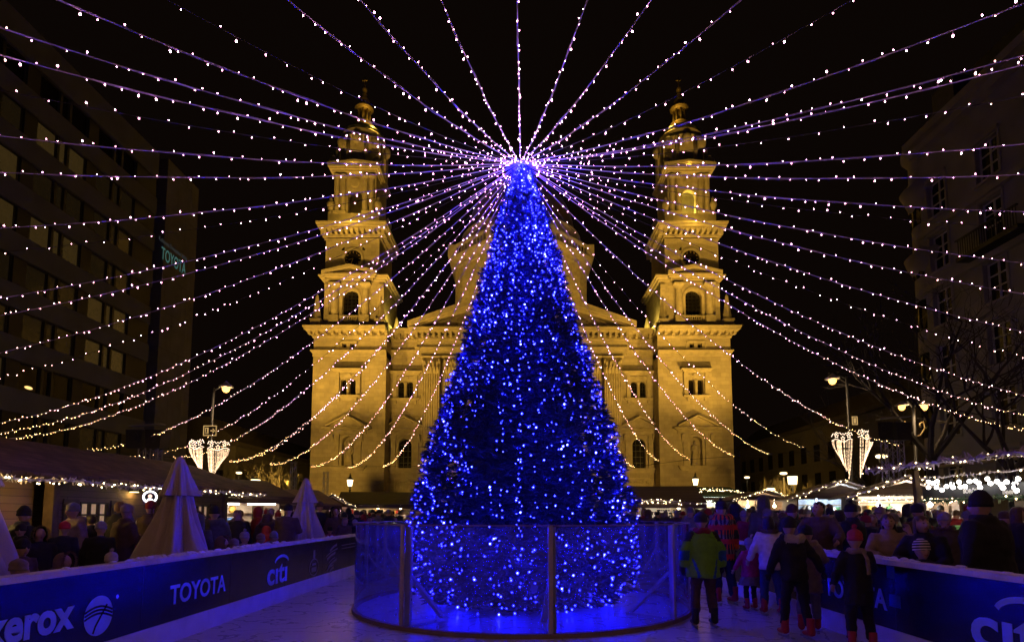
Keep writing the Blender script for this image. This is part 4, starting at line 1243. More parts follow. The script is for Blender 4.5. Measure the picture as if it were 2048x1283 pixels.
m.build('balcony', BLACKMETAL, apt)
m = MB()
m.add([(-.2, 10, ztop+.5), (-.2, YA1, ztop+.5), (3, YA1, ztop+5), (3, 10, ztop+5)], [(0, 1, 2, 3)])
m.box(3, 14, 10, YA1, ztop, ztop+5)
for y in (34.5, 27, 19): m.box(.3, 3, y-.9, y+.9, ztop+.6, ztop+3.1)
m.build('roof', mat('slate_roof', (.07, .065, .06), .7, var=.25, scale=3), apt)
# --- dim buildings at the back
DIM = mat('dark_plaster', (.075, .066, .056), .9, var=.2, scale=.4)  # one dark plaster tone for both far houses
def far_block(name, label, x0, x1, y0, y1, h):
    t = thing(name, label, 'building', ((x0+x1)/2, (y0+y1)/2, 0))
    w_, d_ = (x1-x0)/2, (y1-y0)/2
    hs = []
    n = max(2, int(2*w_/3.2))
    for k in range(n):
        cx_ = -w_+2*w_*(k+.5)/n
        for z in range(int(h/3.4)): hs.append(rect(cx_-.6, cx_+.6, 1.2+z*3.4, 3.0+z*3.4))
    m = MB(); m.holed(rect(-w_, w_, 0, h), hs, -d_, -d_+.4); m.box(-w_, w_, -d_+.4, d_, 0, h-.002)
    hs = []
    n = max(2, int(2*d_/3.2)); e0 = w_ if x1 < 0 else -w_
    for k in range(n):
        cy_ = -d_+.6+(2*d_-.6)*(k+.5)/n
        for z in range(int(h/3.4)): hs.append((cy_, 2.1+z*3.4))
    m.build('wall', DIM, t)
    sg = 1 if x1 < 0 else -1
    m = MB(); m.box(0, sg*.05, -.65, .65, -1.0, 1.0, 0); m.box(0, sg*.14, -.9, .9, -1.2, -1.05, 1)
    w0 = m.build('window', [DARKGLASS, DIM], t); w0.location = (e0, *hs[0])
    for cy_, z in hs[1:]:
        c = w0.copy(); COL.objects.link(c); c.location = (e0, cy_, z)
    m = MB(); m.box(-w_+.1, w_-.1, -d_+.35, -d_+.398, .3, h-.3, 0)
    m.build('window_glass', [DARKGLASS, DIM], t)
    m = MB(); m.box(-w_-.5, w_+.5, -d_-.5, d_+.5, h, h+.45); m.prism([(-w_-.3, h+.45), (w_+.3, h+.45), (w_-3, h+3.2), (-w_+3, h+3.2)], -d_-.3, d_+.3)
    m.build('roof', mat('dark_tile_roof', (.04, .032, .028), .8, var=.3), t)
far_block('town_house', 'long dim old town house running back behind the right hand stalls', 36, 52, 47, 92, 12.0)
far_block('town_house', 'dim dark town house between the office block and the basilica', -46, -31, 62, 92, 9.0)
# ================================================================ bare trees
BARK = mat('dark_bare_bark', (.03, .025, .02), .9, var=.35, scale=9, bump=.4)
def bare_tree(px, Y, h, label, seed, spread=.5, r0=.16, base=0):
    p = P(px, 1000, Y); r_ = random.Random(seed)
    t = thing('bare_tree', label, 'tree', (p.x, Y, 0), 0, 'bare winter trees beside the stalls')
    tr = MB(); cr = MB()
    fork = h*.33
    tr.tube([(0, 0, 0), (.03, .02, fork*.5), (0, 0, fork)], [r0, r0*.85, r0*.75], 8)
    tr.build('trunk', BARK, t, True)
    def grow(p, d, L, r, lev):
        pts = [p]; q = Vector(p); dd = Vector(d)
        for k in range(4):
            dd = (dd+Vector((r_.uniform(-1, 1), r_.uniform(-1, 1), r_.uniform(-.4, .7)))*.22).normalized()
            q = q+dd*L/4; pts.append(Vector(q))
        cr.tube(pts, [r, r*.85, r*.7, r*.55, r*.4], 5 if lev < 2 else 3, cap=False)
        if lev < 4:
            for k in range(3 if lev else 4):
                i = r_.choice((2, 3, 4)) if k else 4
                nd = (dd+Vector((r_.uniform(-1, 1), r_.uniform(-1, 1), r_.uniform(-.35, .8)))*(.55+spread)).normalized()
                grow(pts[i], nd, L*r_.uniform(.55, .8), r*.5, lev+1)
    for k in range(4):
        a = k*1.6+r_.random()
        grow(Vector((0, 0, fork*.95)), Vector((math.cos(a)*spread*1.4, math.sin(a)*spread*1.4, 1)).normalized(), h*.27, r0*.5, 0)
    cr.build('crown', BARK, t, fixn=False)
bare_tree(1868, 21, 11.5, 'large bare tree standing before the corner building, its trunk behind the beer stall', 2, .7, .24)
bare_tree(2030, 17.5, 9, 'dark bare tree at the right edge above the beer stall roof', 3, .6, .2)
bare_tree(1745, 27, 8.2, 'bare tree beside the tall street lamp right of the basilica', 5, .6, .13)
bare_tree(1562, 46, 5.4, 'small bare tree lit yellow by a street lamp behind the right stalls', 6, .6, .1)
bare_tree(1600, 44, 4.8, 'small dark bare tree next to the yellow lit one', 8, .6, .1)
bare_tree(470, 40, 7, 'dark bare tree behind the left stalls near the basilica', 9, .6, .13)
bare_tree(545, 44, 6, 'thin dark bare tree between the left stalls and the basilica', 10, .6, .1)
# ================================================================ street lamps
def street_lamp(px, py, lpx, lpy, Y, label, pw, crowns=True, sign=None):
    p = P(px, py, Y); l = P(lpx, lpy, Y)
    t = thing('street_lamp', label, 'street lamp', (p.x, Y, 0))
    dx = l.x-p.x; s = 1 if dx > 0 else -1
    m = MB(); m.tube([(0, 0, 0), (0, 0, 1.0), (0, 0, 1.02), (0, 0, p.z)], [.13, .12, .075, .05], 10); m.build('pole', BLACKMETAL, t, True)
    m = MB(); m.tube([(0, 0, p.z-.12), (dx*.5, 0, p.z+.02), (dx, 0, l.z+.26)], .025, 6); m.build('arm', BLACKMETAL, t, True)
    m = MB(); m.lathe([(.30, .05), (.29, .09), (.15, .18), (.07, .26), (.02, .3)], (dx, 0, l.z), 16); m.build('hood', mat('pale_enamel_hood', (.5, .45, .35), .5, var=.1), t, True)
    m = MB(); m.sph((dx, 0, l.z-.02), (.15, .15, .17), 12); m.build('globe', SODIUM, t, True)
    lamp('light', 'POINT', (l.x, Y, l.z-.3), pw, (1, .66, .34), t, .16)
    return t, p
SL1, _ = street_lamp(427, 775, 452, 776, 24, 'tall street lamp with one glowing head above the left light crown', 110)
SL2, _ = street_lamp(1693, 752, 1665, 760, 24, 'tall street lamp with one glowing head above the right light crown', 110)
# double headed lamp
p = P(1826, 812, 22)
t = thing('street_lamp', 'two headed street lamp in front of the bare trees at the right', 'street lamp', (p.x, 22, 0))
m = MB(); m.tube([(0, 0, 0), (0, 0, 1.0), (0, 0, 1.02), (0, 0, p.z+.15)], [.13, .12, .075, .06], 10); m.build('pole', BLACKMETAL, t, True)
for dx in (-.44, .44):
    m = MB(); m.tube([(0, 0, p.z-.1), (dx*.5, 0, p.z+.22), (dx, 0, p.z+.16)], .025, 6); m.build('arm', BLACKMETAL, t, True)
    m = MB(); m.lathe([(.25, .03), (.24, .07), (.12, .14), (.05, .2)], (dx, 0, p.z), 14); m.build('hood', MATS['pale_enamel_hood'], t, True)
    m = MB(); m.sph((dx, 0, p.z-.03), (.12, .12, .14), 10); m.build('globe', SODIUM, t, True)
    m = MB(); m.tube([(0, 0, p.z-1.2), (dx*.5, 0, p.z-1.15), (dx*.95, 0, p.z-.85), (dx*.8, 0, p.z-.6), (dx*.5, 0, p.z-.68), (dx*.55, 0, p.z-.85)], .028, 6); m.build('scroll_ornament', GILT, t, True)
lamp('light', 'POINT', (p.x, 21.8, p.z-.35), 70, (1, .66, .34), t, .3)
def lantern(px, py, Y, label, kind='lantern'):
    p = P(px, py, Y)
    t = thing('post_lantern', label, 'street lamp', (p.x, Y, 0), 0, 'small lanterns behind the stalls')
    m = MB(); m.tube([(0, 0, 0), (0, 0, .8), (0, 0, .82), (0, 0, p.z-.3)], [.12, .1, .05, .045], 8)
    if kind == 'lantern': m.lathe([(.05, -.75), (.11, -.6), (.05, -.45), (.14, -.32)], (0, 0, p.z), 8)
    m.build('pole', BLACKMETAL, t, True)
    if kind == 'lantern':
        m = MB(); m.lathe([(.16, -.26), (.25, .24)], (0, 0, p.z), 6); m.build('pane', LANTERN, t)
        m = MB(); m.lathe([(.30, .25), (.16, .42), (.08, .46), (.1, .55), (.02, .8)], (0, 0, p.z), 6); m.build('cap', BLACKMETAL, t)
    elif kind == 'box':
        m = MB(); m.lathe([(.26, -.26), (.31, .26)], (0, 0, p.z), 10); m.build('pane', LANTERN, t)
        m = MB(); m.lathe([(.36, .27), (.1, .4)], (0, 0, p.z), 10); m.build('cap', BLACKMETAL, t)
    else:
        m = MB(); m.sph((0, 0, p.z), (.30, .2, .10), 10); m.build('pane', LANTERN, t, True)
        m = MB(); m.lathe([(.34, .08), (.1, .2)], (0, 0, p.z), 10); m.build('cap', BLACKMETAL, t)
    return t
lantern(700, 965, 46, 'black post lantern with pointed cap before the left tower bay')
lantern(1391, 963, 46, 'black post lantern with pointed cap before the right tower bay')
lantern(511, 966, 40, 'square glowing lantern above the tan awning on the left', 'box')
lantern(552, 984, 46, 'smaller square lantern low above the tan awning', 'box')
lantern(1585, 960, 38, 'square glowing lantern between the small bare trees', 'box')
lantern(1541, 978, 36, 'flat street lamp low over the gabled stall with garland', 'flat')
lantern(1675, 965, 33, 'flat street lamp above the brown stall roof', 'flat')
lantern(1494, 954, 60, 'tiny far street lamp right beside the basilica wall', 'flat')
tl = lantern(1567, 946, 45, 'flat street lamp glowing inside the small yellow lit tree', 'flat')
lantern(1763, 912, 28, 'flat street lamp behind the loudspeaker on the right', 'flat')
lantern(478, 945, 52, 'far yellow street lamp among dark branches on the left', 'flat')
lamp('light', 'POINT', P(1567, 946, 45)+Vector((0, -.3, -.3)), 130, (1, .6, .15), tl, .2)
# ================================================================ light crowns on the lamp posts
STARW = glow('crown_frame_light', (1, .74, .52), 2.6)
CURT = glow('curtain_bulb', (1, .66, .38), 4.5)
def light_crown(px0, px1, pyt, pyb, Y, label, seed):
    a = P(px0, pyt, Y); b = P(px1, pyt, Y); r_ = random.Random(seed)
    zt, zb_ = a.z, P(px0, pyb, Y).z
    cx_ = (a.x+b.x)/2; w_ = (b.x-a.x)/2
    t = thing('crown_decoration', label, 'light decoration', (cx_, Y-.12, zt), 0, 'light crowns on the street lamps')
    side = -1 if cx_ < P((385+462)/2 if px0 < 1000 else 1700, pyt, Y).x else 1
    m = MB()
    n = 14
    def pt(u):   # u 0..1 from outer edge to pole
        return Vector((side*w_*(1-2*u), -.34*math.sin(math.pi*u*.5+.2), .06*math.sin(u*9)))
    up = [pt(k/n) for k in range(n+1)]
    m.tube([q+Vector((0, 0, -.20)) for q in up], .012, 5)
    m.tube([q+Vector((0, 0, .0+.10*math.sin(math.pi*k/n)+(.05 if k % 2 else -.02))) for k, q in enumerate(up)], .012, 5)
    for c in (.2, .48, .78):
        q = pt(c)+Vector((0, -.02, -.06)); R_ = .10
        st = [q+Vector((R_*(1 if j % 2 == 0 else .42)*math.sin(math.pi*j/5), 0, R_*(1 if j % 2 == 0 else .42)*math.cos(math.pi*j/5))) for j in range(11)]
        m.tube(st, .010, 5)
    m.build('star_frame', STARW, t)
    m = MB()
    H = zt-zb_
    for k in range(26):
        u = r_.random(); q = pt(u)
        L = H*(.42+.58*u**.8)*r_.uniform(.93, 1.03)
        nb = int(L/.062)
        for j in range(nb):
            f = j/nb
            x = q.x*(1-.55*f**1.9)-side*w_*.38*f**2.0*(1 if u < .9 else .6)
            m.add([v*.0105+Vector((x+r_.uniform(-.012, .012), q.y*(1-.5*f), -.22-f*(L-.22))) for v in IV], IF)
    o = m.build('light_curtain', CURT, t, fixn=False); o['kind'] = 'stuff'
light_crown(383, 420, 888, 962, 23.9, 'glowing crown with hanging light curtain left of the left lamp post', 1)
light_crown(427, 464, 890, 966, 23.9, 'glowing crown with hanging light curtain right of the left lamp post', 2)
light_crown(1658, 1692, 873, 961, 23.9, 'glowing crown with hanging light curtain left of the right lamp post', 3)
light_crown(1703, 1741, 868, 961, 23.9, 'glowing crown with hanging light curtain right of the right lamp post', 4)
# signs on the posts
def sign_box(px, py, Y, w_, h_, label, lit, arrow=True, rz=0):
    p = P(px, py, Y)
    t = thing('sign', label, 'sign', (p.x, Y-.16, p.z), rz)
    m = MB(); m.box(-w_/2, w_/2, -.04, .04, -h_/2, h_/2); m.build('box', mat('dark_sign_box', (.06, .045, .02), .5, var=.1), t)
    G = glow('exit_sign_glow', (1, .62, .22), .55)
    m = MB(); e = .035
    m.box(-w_/2, w_/2, -.05, -.041, h_/2-e, h_/2); m.box(-w_/2, w_/2, -.05, -.041, -h_/2, -h_/2+e)
    m.box(-w_/2, -w_/2+e, -.05, -.041, -h_/2+e, h_/2-e); m.box(w_/2-e, w_/2, -.05, -.041, -h_/2+e, h_/2-e)
    if arrow:
        m.box(.02, .13, -.05, -.041, -.022, .022)
        m.prism([(.10, .09), (.14, .09), (.22, 0), (.14, -.09), (.10, -.09), (.17, 0)], -.05, -.041)
        m.prism([(-.20, -.13), (-.06, -.13), (-.06, .13), (-.20, .13)], -.05, -.041)
        m.sph((-.14, -.052, .07), (.03, .004, .03), 8, 1)
        m.box(-.165, -.115, -.056, -.051, -.06, .04, 1); m.box(-.18, -.15, -.056, -.051, -.12, -.05, 1); m.box(-.13, -.10, -.056, -.051, -.12, -.05, 1)
    else:
        m.box(-w_/2+e*2, w_/2-e*2, -.05, -.041, -h_/2+e*2, h_/2-e*2)
    m.build('pictogram', [G, MATS['dark_sign_box']], t)
sign_box(425, 862, 24, .56, .44, 'lit exit sign with running figure and arrow on the left lamp post', True)
sign_box(1704, 842, 24, .24, .36, 'small lit sign box on the right lamp post', True, False)
# ================================================================ masts, speakers, totem
def truss(mb, x, y, z0, z1, w_=.3):
    c = [(-w_/2, -w_/2), (w_/2, -w_/2), (w_/2, w_/2), (-w_/2, w_/2)]
    for a, b in c: mb.tube([(x+a, y+b, z0), (x+a, y+b, z1)], .022, 5)
    n = int((z1-z0)/w_)
    for k in range(n):
        za, zb_ = z0+(z1-z0)*k/n, z0+(z1-z0)*(k+1)/n
        for i in range(4):
            a, b = c[i], c[(i+1) % 4]
            if k % 2: a, b = b, a
            mb.tube([(x+a[0], y+a[1], za), (x+b[0], y+b[1], zb_)], .012, 4)
def mast(px, py, Y, label):
    p = P(px, py, Y)
    t = thing('truss_mast', label, 'mast', (p.x, Y, 0)); m = MB(); truss(m, 0, 0, 0, p.z); m.build('lattice', GREYMETAL, t)
    m = MB(); m.box(-.3, .3, -.3, .3, 0, .06); m.build('base_plate', BLACKMETAL, t)
mast(588, 922, 40, 'grey lattice mast standing in the dark left of the basilica')
mast(652, 942, 42, 'grey lattice mast standing before the left tower bay')
def speakers(px, py, Y, label):
    p = P(px, py, Y)
    t = thing('speaker_tower', label, 'loudspeaker', (p.x, Y, 0))
    m = MB(); truss(m, -.12, 0, 0, p.z-.3, .25); truss(m, .3, 0, 0, p.z-.3, .25); m.build('lattice', GREYMETAL, t)
    for dx in (-.32, .34):
        m = MB(); m.prism([(dx-.24, p.z-.34), (dx+.24, p.z-.34), (dx+.28, p.z+.3), (dx-.28, p.z+.3)], -.3, .25)
        m.prism(circ(dx, p.z+.05, .17, 16), -.33, -.302); m.build('speaker', BLACKMETAL, t)
    m = MB(); m.beam((-.5, -.2, p.z+.42), (.6, -.2, p.z+.5), .3, .03); m.build('rain_cover', GREYMETAL, t)
speakers(297, 878, 19.5, 'pair of black loudspeakers on a lattice stand above the left chalet')
speakers(1778, 862, 20.5, 'pair of black loudspeakers on a lattice stand above the right stalls')
p = P(866, 976, 34); q = P(866, 886, 34)
t = thing('advertising_totem', 'white rounded totem half hidden behind the left side of the Christmas tree', 'totem', (p.x, 34, 0))
m = MB(); m.lathe([(.36, p.z), (.38, p.z+.1), (.38, q.z-.15), (.3, q.z)], (0, 0, 0), 20, 0, 1, .6); m.build('drum', mat('white_plastic', (.75, .73, .74), .5, var=.08), t, True)
m = MB(); truss(m, 0, 0, 0, p.z, .4); m.build('lattice', GREYMETAL, t)
# ================================================================ closed parasols
CANVAS = mat('grey_beige_canvas', (.50, .43, .38), .85, var=.10, scale=5, bump=.12, bscale=60)
def parasol(px, X, rzz, label):
    Y = X*F/(px-CX)
    t = thing('closed_parasol', label, 'parasol', (X, Y, 0), rzz, 'closed parasols beside the rink')
    m = MB(); m.tube([(0, 0, 0), (0, 0, 2.4)], .03, 8); m.lathe([(.3, 0), (.3, .08), (.06, .1)], (0, 0, 0), 14); m.build('pole', GREYMETAL, t)
    rr = random.Random(int(px*7)); ph = [rr.uniform(0, 6.3) for _ in range(4)]
    def fold(a, z):
        g = (2.45-z)/1.7
        f = math.sin(8*a+ph[0]+1.2*z+.5*math.sin(3*a))
        f = math.copysign(abs(f)**.6, f)
        return 1+(.20*f+.12*math.sin(5*a+ph[1]-1.6*z)+.07*math.sin(17*a+ph[2]+z)+.04*math.sin(29*a-z*2))*min(1, .3+g)
    m = MB()
    prof = [(.06, 2.40), (.13, 2.2), (.18, 2.0), (.215, 1.86), (.25, 1.7), (.32, 1.45), (.40, 1.2), (.49, .95), (.58, .72), (.63, .6), (.55, .62), (.4, .9)]; prof = [(r_*.86, z_) for r_, z_ in prof]
    m.lathe(prof, (0, 0, 0), 120, 0, 1, 1, fold, close=False); m.build('canopy', CANVAS, t, True)
    m = MB(); m.lathe([(.03, 2.52), (.06, 2.49), (.10, 2.40), (.155, 2.2), (.225, 1.98), (.255, 1.9), (.25, 1.885), (.2, 1.93)], (0, 0, 0), 120, 0, 1, 1, lambda a, z: 1+(.22*math.sin(8*a+ph[0])+.12*math.sin(5*a+ph[3])+.06*math.sin(19*a))*(2.52-z)*1.6, close=False); m.build('top_flap', CANVAS, t, True)
parasol(357, -5.5, .3, 'closed grey parasol in front of the chalet, middle one of three')
parasol(612, -5.5, 1.1, 'closed grey parasol nearest the basilica, smallest of three')
parasol(-72, -5.6, 2.0, 'closed grey parasol cut off by the left edge of the picture')
# ================================================================ market stalls
TINSEL = mat('white_tinsel', (.55, .50, .52), .6, var=.25, scale=12)
GREENT = mat('green_garland', (.03, .07, .03), .7, var=.3)
GB = glow('garland_bulb', (1, .74, .38), 16)
GBM = None
def garland(pts, label, thick=.09, dens=9, m_=None, col=TINSEL, seed=1, bulb=.013):
    global GBM
    r_ = random.Random(seed)
    pts = [Vector(p) for p in pts]; o0 = pts[0]
    m = MB()
    segs = [(a, b) for a, b in zip(pts, pts[1:])]
    L = sum((b-a).length for a, b in segs)
    for a, b in segs:
        n = int((b-a).length/ .018)
        d = (b-a).normalized()
        for k in range(n):
            c = a.lerp(b, r_.random())-o0
            v = Vector((r_.gauss(0, 1), r_.gauss(0, 1), r_.gauss(0, 1))).normalized()*thick*r_.uniform(.5, 1.1)
            w_ = v.cross(d).normalized()*thick*.16
            m.add([c-w_, c+w_, c+v+w_*.5, c+v-w_*.5], [(0, 1, 2, 3)])
    m.tube([p-o0 for p in pts], thick*.22, 5)
    t = m.build('garland', col, None, loc=o0, fixn=False); tag(t, label, 'garland', 'garlands on the stall eaves')
    if GBM is None:
        mm = MB(); mm.sph((0, 0, 0), 1, 8); o = mm.build('bulb', GB, fixn=False); GBM = o.data; bpy.data.objects.remove(o)
    nb = min(95, int(L*dens))
    for k in range(nb):
        u = (k+r_.random())/nb*L
        for a, b in segs:
            l_ = (b-a).length
            if u <= l_: break
            u -= l_
        c = a.lerp(b, min(1, u/l_))-o0+Vector((r_.uniform(-1, 1), r_.uniform(-1, 1), r_.uniform(-1, .7)))*thick*.75
        o = link('bulb', GBM, t, c); k_ = bulb*r_.choice((.8, 1, 1, 1.3)); o.scale = (k_, k_, k_)
    return t
# --- long chalet on the left
CHX = -9.5
ch = thing('market_chalet', 'long brown timber market chalet with shuttered windows on the left', 'market stall', (CHX, 0, 0))
cy0, cy1, cz = 6.0, 18.4, 2.42
w1 = (12.35, 13.2, 1.30, 1.86); w2 = (16.6, 17.5, 1.15, 1.86); dr = (15.0, 15.85, .05, 1.95)
m = MB()
m.holed(rect(11.75, cy1, 0, cz), [rect(*w1[:2], *w1[2:]), rect(*w2[:2], *w2[2:]), rect(*dr[:2], *dr[2:])], 0, -.08, axis='x')
m.box(-3.6, -3.5, cy0, cy1, 0, cz); m.box(-3.5, -.08, cy1-.1, cy1, 0, cz); m.box(-3.5, -.08, cy0, cy0+.1, 0, cz)
m.build('wall', PLANKDARK, ch)
m = MB(); m.box(-.5, -.42, cy0, 11.65, 0, cz); m.build('plank_wall', PLANK, ch)
m = MB()
for y in (11.6, 18.35, 8.6): m.box(-.1, .1, y-.08, y+.08, 0, cz)
m.box(-.06, .1, cy0, cy1, cz-.16, cz); m.build('post', mat('dark_timber', (.10, .065, .04), .75, var=.3, scale=6), ch)
m = MB()
m.prism([(1.0-.35, 2.30), (1.0-.35, 2.36), (-2.0, 3.30), (-4.6, 2.36), (-4.6, 2.30), (-2.0, 3.22)], cy0-.6, 20.0)
m.build('roof', SHINGLE, ch)
SHOPGLOW = mat('lit_shop_window', (.3, .2, .12), .3, var=.6, scale=9, emit=(1, .62, .36), es=.3)
MUNTIN = mat('dark_muntin', (.04, .028, .018), .6, var=.1)
def chalet_window(w, lab):
    y0, y1, z0, z1 = w
    m = MB(); m.box(-.07, -.06, y0, y1, z0, z1, 0)
    for k in range(4):
        y = y0+(y1-y0-.04)*k/3; m.box(-.05, .02, y, y+.04, z0, z1, 1)
    for k in range(3):
        z = z0+(z1-z0-.04)*k/2; m.box(-.045, .015, y0, y1, z, z+.04, 1)
    m.box(-.02, .05, y0-.08, y1+.08, z0-.06, z0, 1)
    wd = m.build('window', [SHOPGLOW, MUNTIN], ch)
    for y, s in ((y0-.47, -1), (y1+.06, 1)):
        m = MB(); m.box(.005, .035, y, y+.41, z0-.05, z1+.05)
        for z in (z0+.05, z1-.12): m.box(.036, .055, y, y+.41, z, z+.07)
        m.beam((.046, y+.04, z0+.13), (.046, y+.37, z1-.14), .02, .06, up=(1, 0, 0))
        m.build('shutter', mat('brown_shutter', (.085, .055, .035), .7, var=.25, scale=6), ch)
chalet_window(w1, ''); chalet_window(w2, '')
m = MB(); m.box(-.07, -.02, dr[0], dr[1], dr[2], dr[3]); m.box(-.02, .0, dr[0]+.1, dr[1]-.1, .2, 1.0); m.box(-.02, .0, dr[0]+.1, dr[1]-.1, 1.15, 1.8)
d_ = m.build('door', MATS['brown_shutter'], ch)
m = MB(); m.tube([(0, dr[1]-.08, 1.0), (.05, dr[1]-.08, 1.0), (.05, dr[1]-.18, 1.0)], .012, 6); m.build('handle', GREYMETAL, d_)
# wall lamps under the eave
for y, pw in ((9.9, 190), (13.95, 14)):
    m = MB(); m.box(.0, .16, y-.1, y+.1, 2.14, 2.2); l_ = m.build('wall_lamp', BLACKMETAL, ch)
    m = MB(); m.box(.02, .14, y-.08, y+.08, 2.125, 2.139); m.build('lens', glow('wall_lamp_lens', (1, .78, .34), 5), l_)
    lamp('light', 'POINT', (CHX+.12, y, 2.08), pw*.33, (1, .60, .14), ch, .05)
# round sign
p = PX(300, 993, CHX+.5)
t = thing('round_sign', 'round glowing white ring sign with a small figure hanging at the chalet door', 'sign', p, math.radians(35))
m = MB()
for k in range(32):
    a, b = 2*math.pi*k/32, 2*math.pi*(k+1)/32
    m.prism([(.155*math.cos(a), .155*math.sin(a)), (.155*math.cos(b), .155*math.sin(b)), (.112*math.cos(b), .112*math.sin(b)), (.112*math.cos(a), .112*math.sin(a))], -.03, .03)
m.build('ring', glow('white_sign_glow', (.95, .95, 1), 3), t)
m = MB(); m.prism(circ(0, 0, .111, 24), -.02, .02); m.build('disc', mat('dark_sign_disc', (.02, .02, .02), .4, var=0), t)
m = MB(); m.prism(circ(.0, .02, .044, 16), -.026, -.0205); m.prism([(-.07, -.085), (.07, -.085), (.055, -.05), (.02, -.035), (-.02, -.035), (-.055, -.05)], -.026, -.0205, m=1); m.build('figure', [glow('red_white_glow', (1, .6, .5), 1.6), MATS['white_sign_glow']], t)
m = MB(); m.tube([(0, 0, .15), (0, 0, .28)], .008, 5); m.build('hanger', BLACKMETAL, t)
gp = []
for k in range(40):
    y = 8.6+(19.9-8.6)*k/39
    gp.append((CHX+.66, y, 2.26-.045*abs(math.sin(y*1.1))+(.10*max(0, 9.6-y))))
garland(gp, 'white tinsel garland with warm bulbs along the chalet eave', .10, 8, seed=3)
# --- generic open stall, front towards -y in its own space
GOODS_M = [mat('goods_'+n, c, .5, var=.2) for n, c in (('cream', (.7, .6, .42)), ('red', (.55, .05, .04)), ('wood', (.4, .24, .1)), ('green', (.1, .3, .12)), ('white', (.8, .78, .75)), ('blue', (.12, .25, .55)), ('gold', (.7, .45, .1)))]
GN = ['cream', 'red', 'brown wooden', 'green', 'white', 'blue', 'golden']
def jar(k):
    mm = MB()
    if k == 0: mm.lathe([(.07, 0), (.08, .03), (.08, .16), (.05, .19), (.055, .23)], (0, 0, 0), 10)
    elif k == 1: mm.sph((0, 0, .1), .1, 10); mm.tube([(0, 0, .2), (0, 0, .26)], .015, 5)
    elif k == 2: mm.box(-.1, .1, -.07, .07, 0, .16); mm.box(-.105, .105, -.075, .075, .16, .19)
    else: mm.lathe([(.03, 0), (.09, .02), (.03, .06), (.1, .2), (.12, .24)], (0, 0, 0), 10)
    o = mm.build('goods', GOODS_M[0], None, True); me = o.data; bpy.data.objects.remove(o); return me
GME = [jar(k) for k in range(4)]; GK = ['jar', 'hanging ornament', 'gift box', 'small bowl']
def stall(label, px, Y, w_, d_, eave, ridge, rz=0, gable=False, power=60, lcol=(1, .78, .5), roofm=SHINGLE, wallm=PLANKDARK, goods=26, sd=1, wallback=None, where='', tube=False):
    p = P(px, 1010, Y); r_ = random.Random(sd)
    t = thing('market_stall', label, 'market stall', (p.x, Y, 0), rz)
    h = eave
    m = MB(); m.box(-w_/2, -w_/2+.05, -d_/2+.02, d_/2, 0, h); m.box(w_/2-.05, w_/2, -d_/2+.02, d_/2, 0, h); m.build('side_wall', wallm, t)
    m = MB(); m.box(-w_/2+.05, w_/2-.05, d_/2-.05, d_/2, 0, h); m.build('back_wall', wallback or PLANK, t)
    m = MB(); m.box(-w_/2+.05, w_/2-.05, -d_/2+.05, -d_/2+.5, .9, .96); m.box(-w_/2+.05, w_/2-.05, -d_/2+.06, -d_/2+.12, 0, .9); m.build('counter', WOOD, t)
    m = MB()
    for z in (1.25, 1.6, 1.95):
        if z < h-.1: m.box(-w_/2+.06, w_/2-.06, d_/2-.35, d_/2-.052, z, z+.03)
    m.build('shelf', WOOD, t)
    m = MB()
    ov = .35
    if gable:
        m.prism([(-w_/2-ov, eave-.12), (-w_/2-ov, eave-.05), (0, ridge), (w_/2+ov, eave-.05), (w_/2+ov, eave-.12), (0, ridge-.09)], -d_/2-ov, d_/2+ov)
        m.prism([(-w_/2, eave-.02), (w_/2, eave-.02), (0, ridge-.16)], -d_/2+.02, -d_/2+.08, m=1)
    else:
        m.prism([(-d_/2-.6, eave-.16), (-d_/2-.6, eave-.09), (d_/2-.3, ridge), (d_/2+ov, ridge-.2), (d_/2+ov, ridge-.28), (d_/2-.3, ridge-.09)], -w_/2-ov, w_/2+ov, axis='x')
        m.box(-w_/2-ov+.01, w_/2+ov-.01, -d_/2-.598, -d_/2-.57, eave-.34, eave-.165, 1)
    m.build('roof', [roofm, wallm], t)
    M = Matrix.Rotation(rz, 3, 'Z')
    G = glow('stall_lamp_%d%d%d' % tuple(int(c*9) for c in lcol), lcol, 14)
    for k in range(max(2, int(w_/1.2))):
        x = -w_/2+w_*(k+.5)/max(2, int(w_/1.2))
        m = MB()
        if tube: m.tube([(x-.5, -d_/2+.12, h-.35), (x+.5, -d_/2+.12, h-.35)], .03, 8)
        else: m.sph((x, -d_/2+.35, h-.32), .075, 10); m.tube([(x, -d_/2+.35, h-.25), (x, -d_/2+.35, h)], .012, 5)
        m.build('hanging_bulb', G, t, True)
    lo = lamp('light', 'POINT', (0, -.1, h-.3), power, lcol, None, .25); lo.parent = t
    for k in range(goods):
        gi, ci = r_.randrange(4), r_.randrange(7)
        lv = r_.choice((.965, .965, 1.285, 1.635)); yy = d_/2-.2 if lv > 1 else -d_/2+.27
        x = -w_/2+.25+(w_-.5)*(k+.5)/goods
        o = link('goods', GME[gi]); o.material_slots[0].link = 'OBJECT'; o.material_slots[0].material = GOODS_M[ci]
        o.location = Vector((p.x, Y, 0))+M@Vector((x, yy, lv)); k_ = r_.uniform(.9, 1.5); o.scale = (k_, k_, k_); o.rotation_euler.z = r_.uniform(0, 6)
        tag(o, f'{GN[ci]} {GK[gi]} {"on the counter" if lv < 1 else "on a back shelf"} of the {where}', 'goods', f'goods for sale in the {where}')
    return t, p, M
def local_garland(tp, M, pts, label, **k):
    garland([Vector((tp.x, tp.y, 0))+M@Vector(q) for q in pts], label, **k)
TARP = mat('dark_tarpaulin', (.05, .045, .04), .6, var=.25, scale=3, bump=.2, bscale=8)
TAN = mat('tan_awning_cloth', (.26, .19, .11), .8, var=.15, scale=3, bump=.1)
CREAMW = mat('cream_stall_back', (.6, .5, .36), .8, var=.35, scale=5)
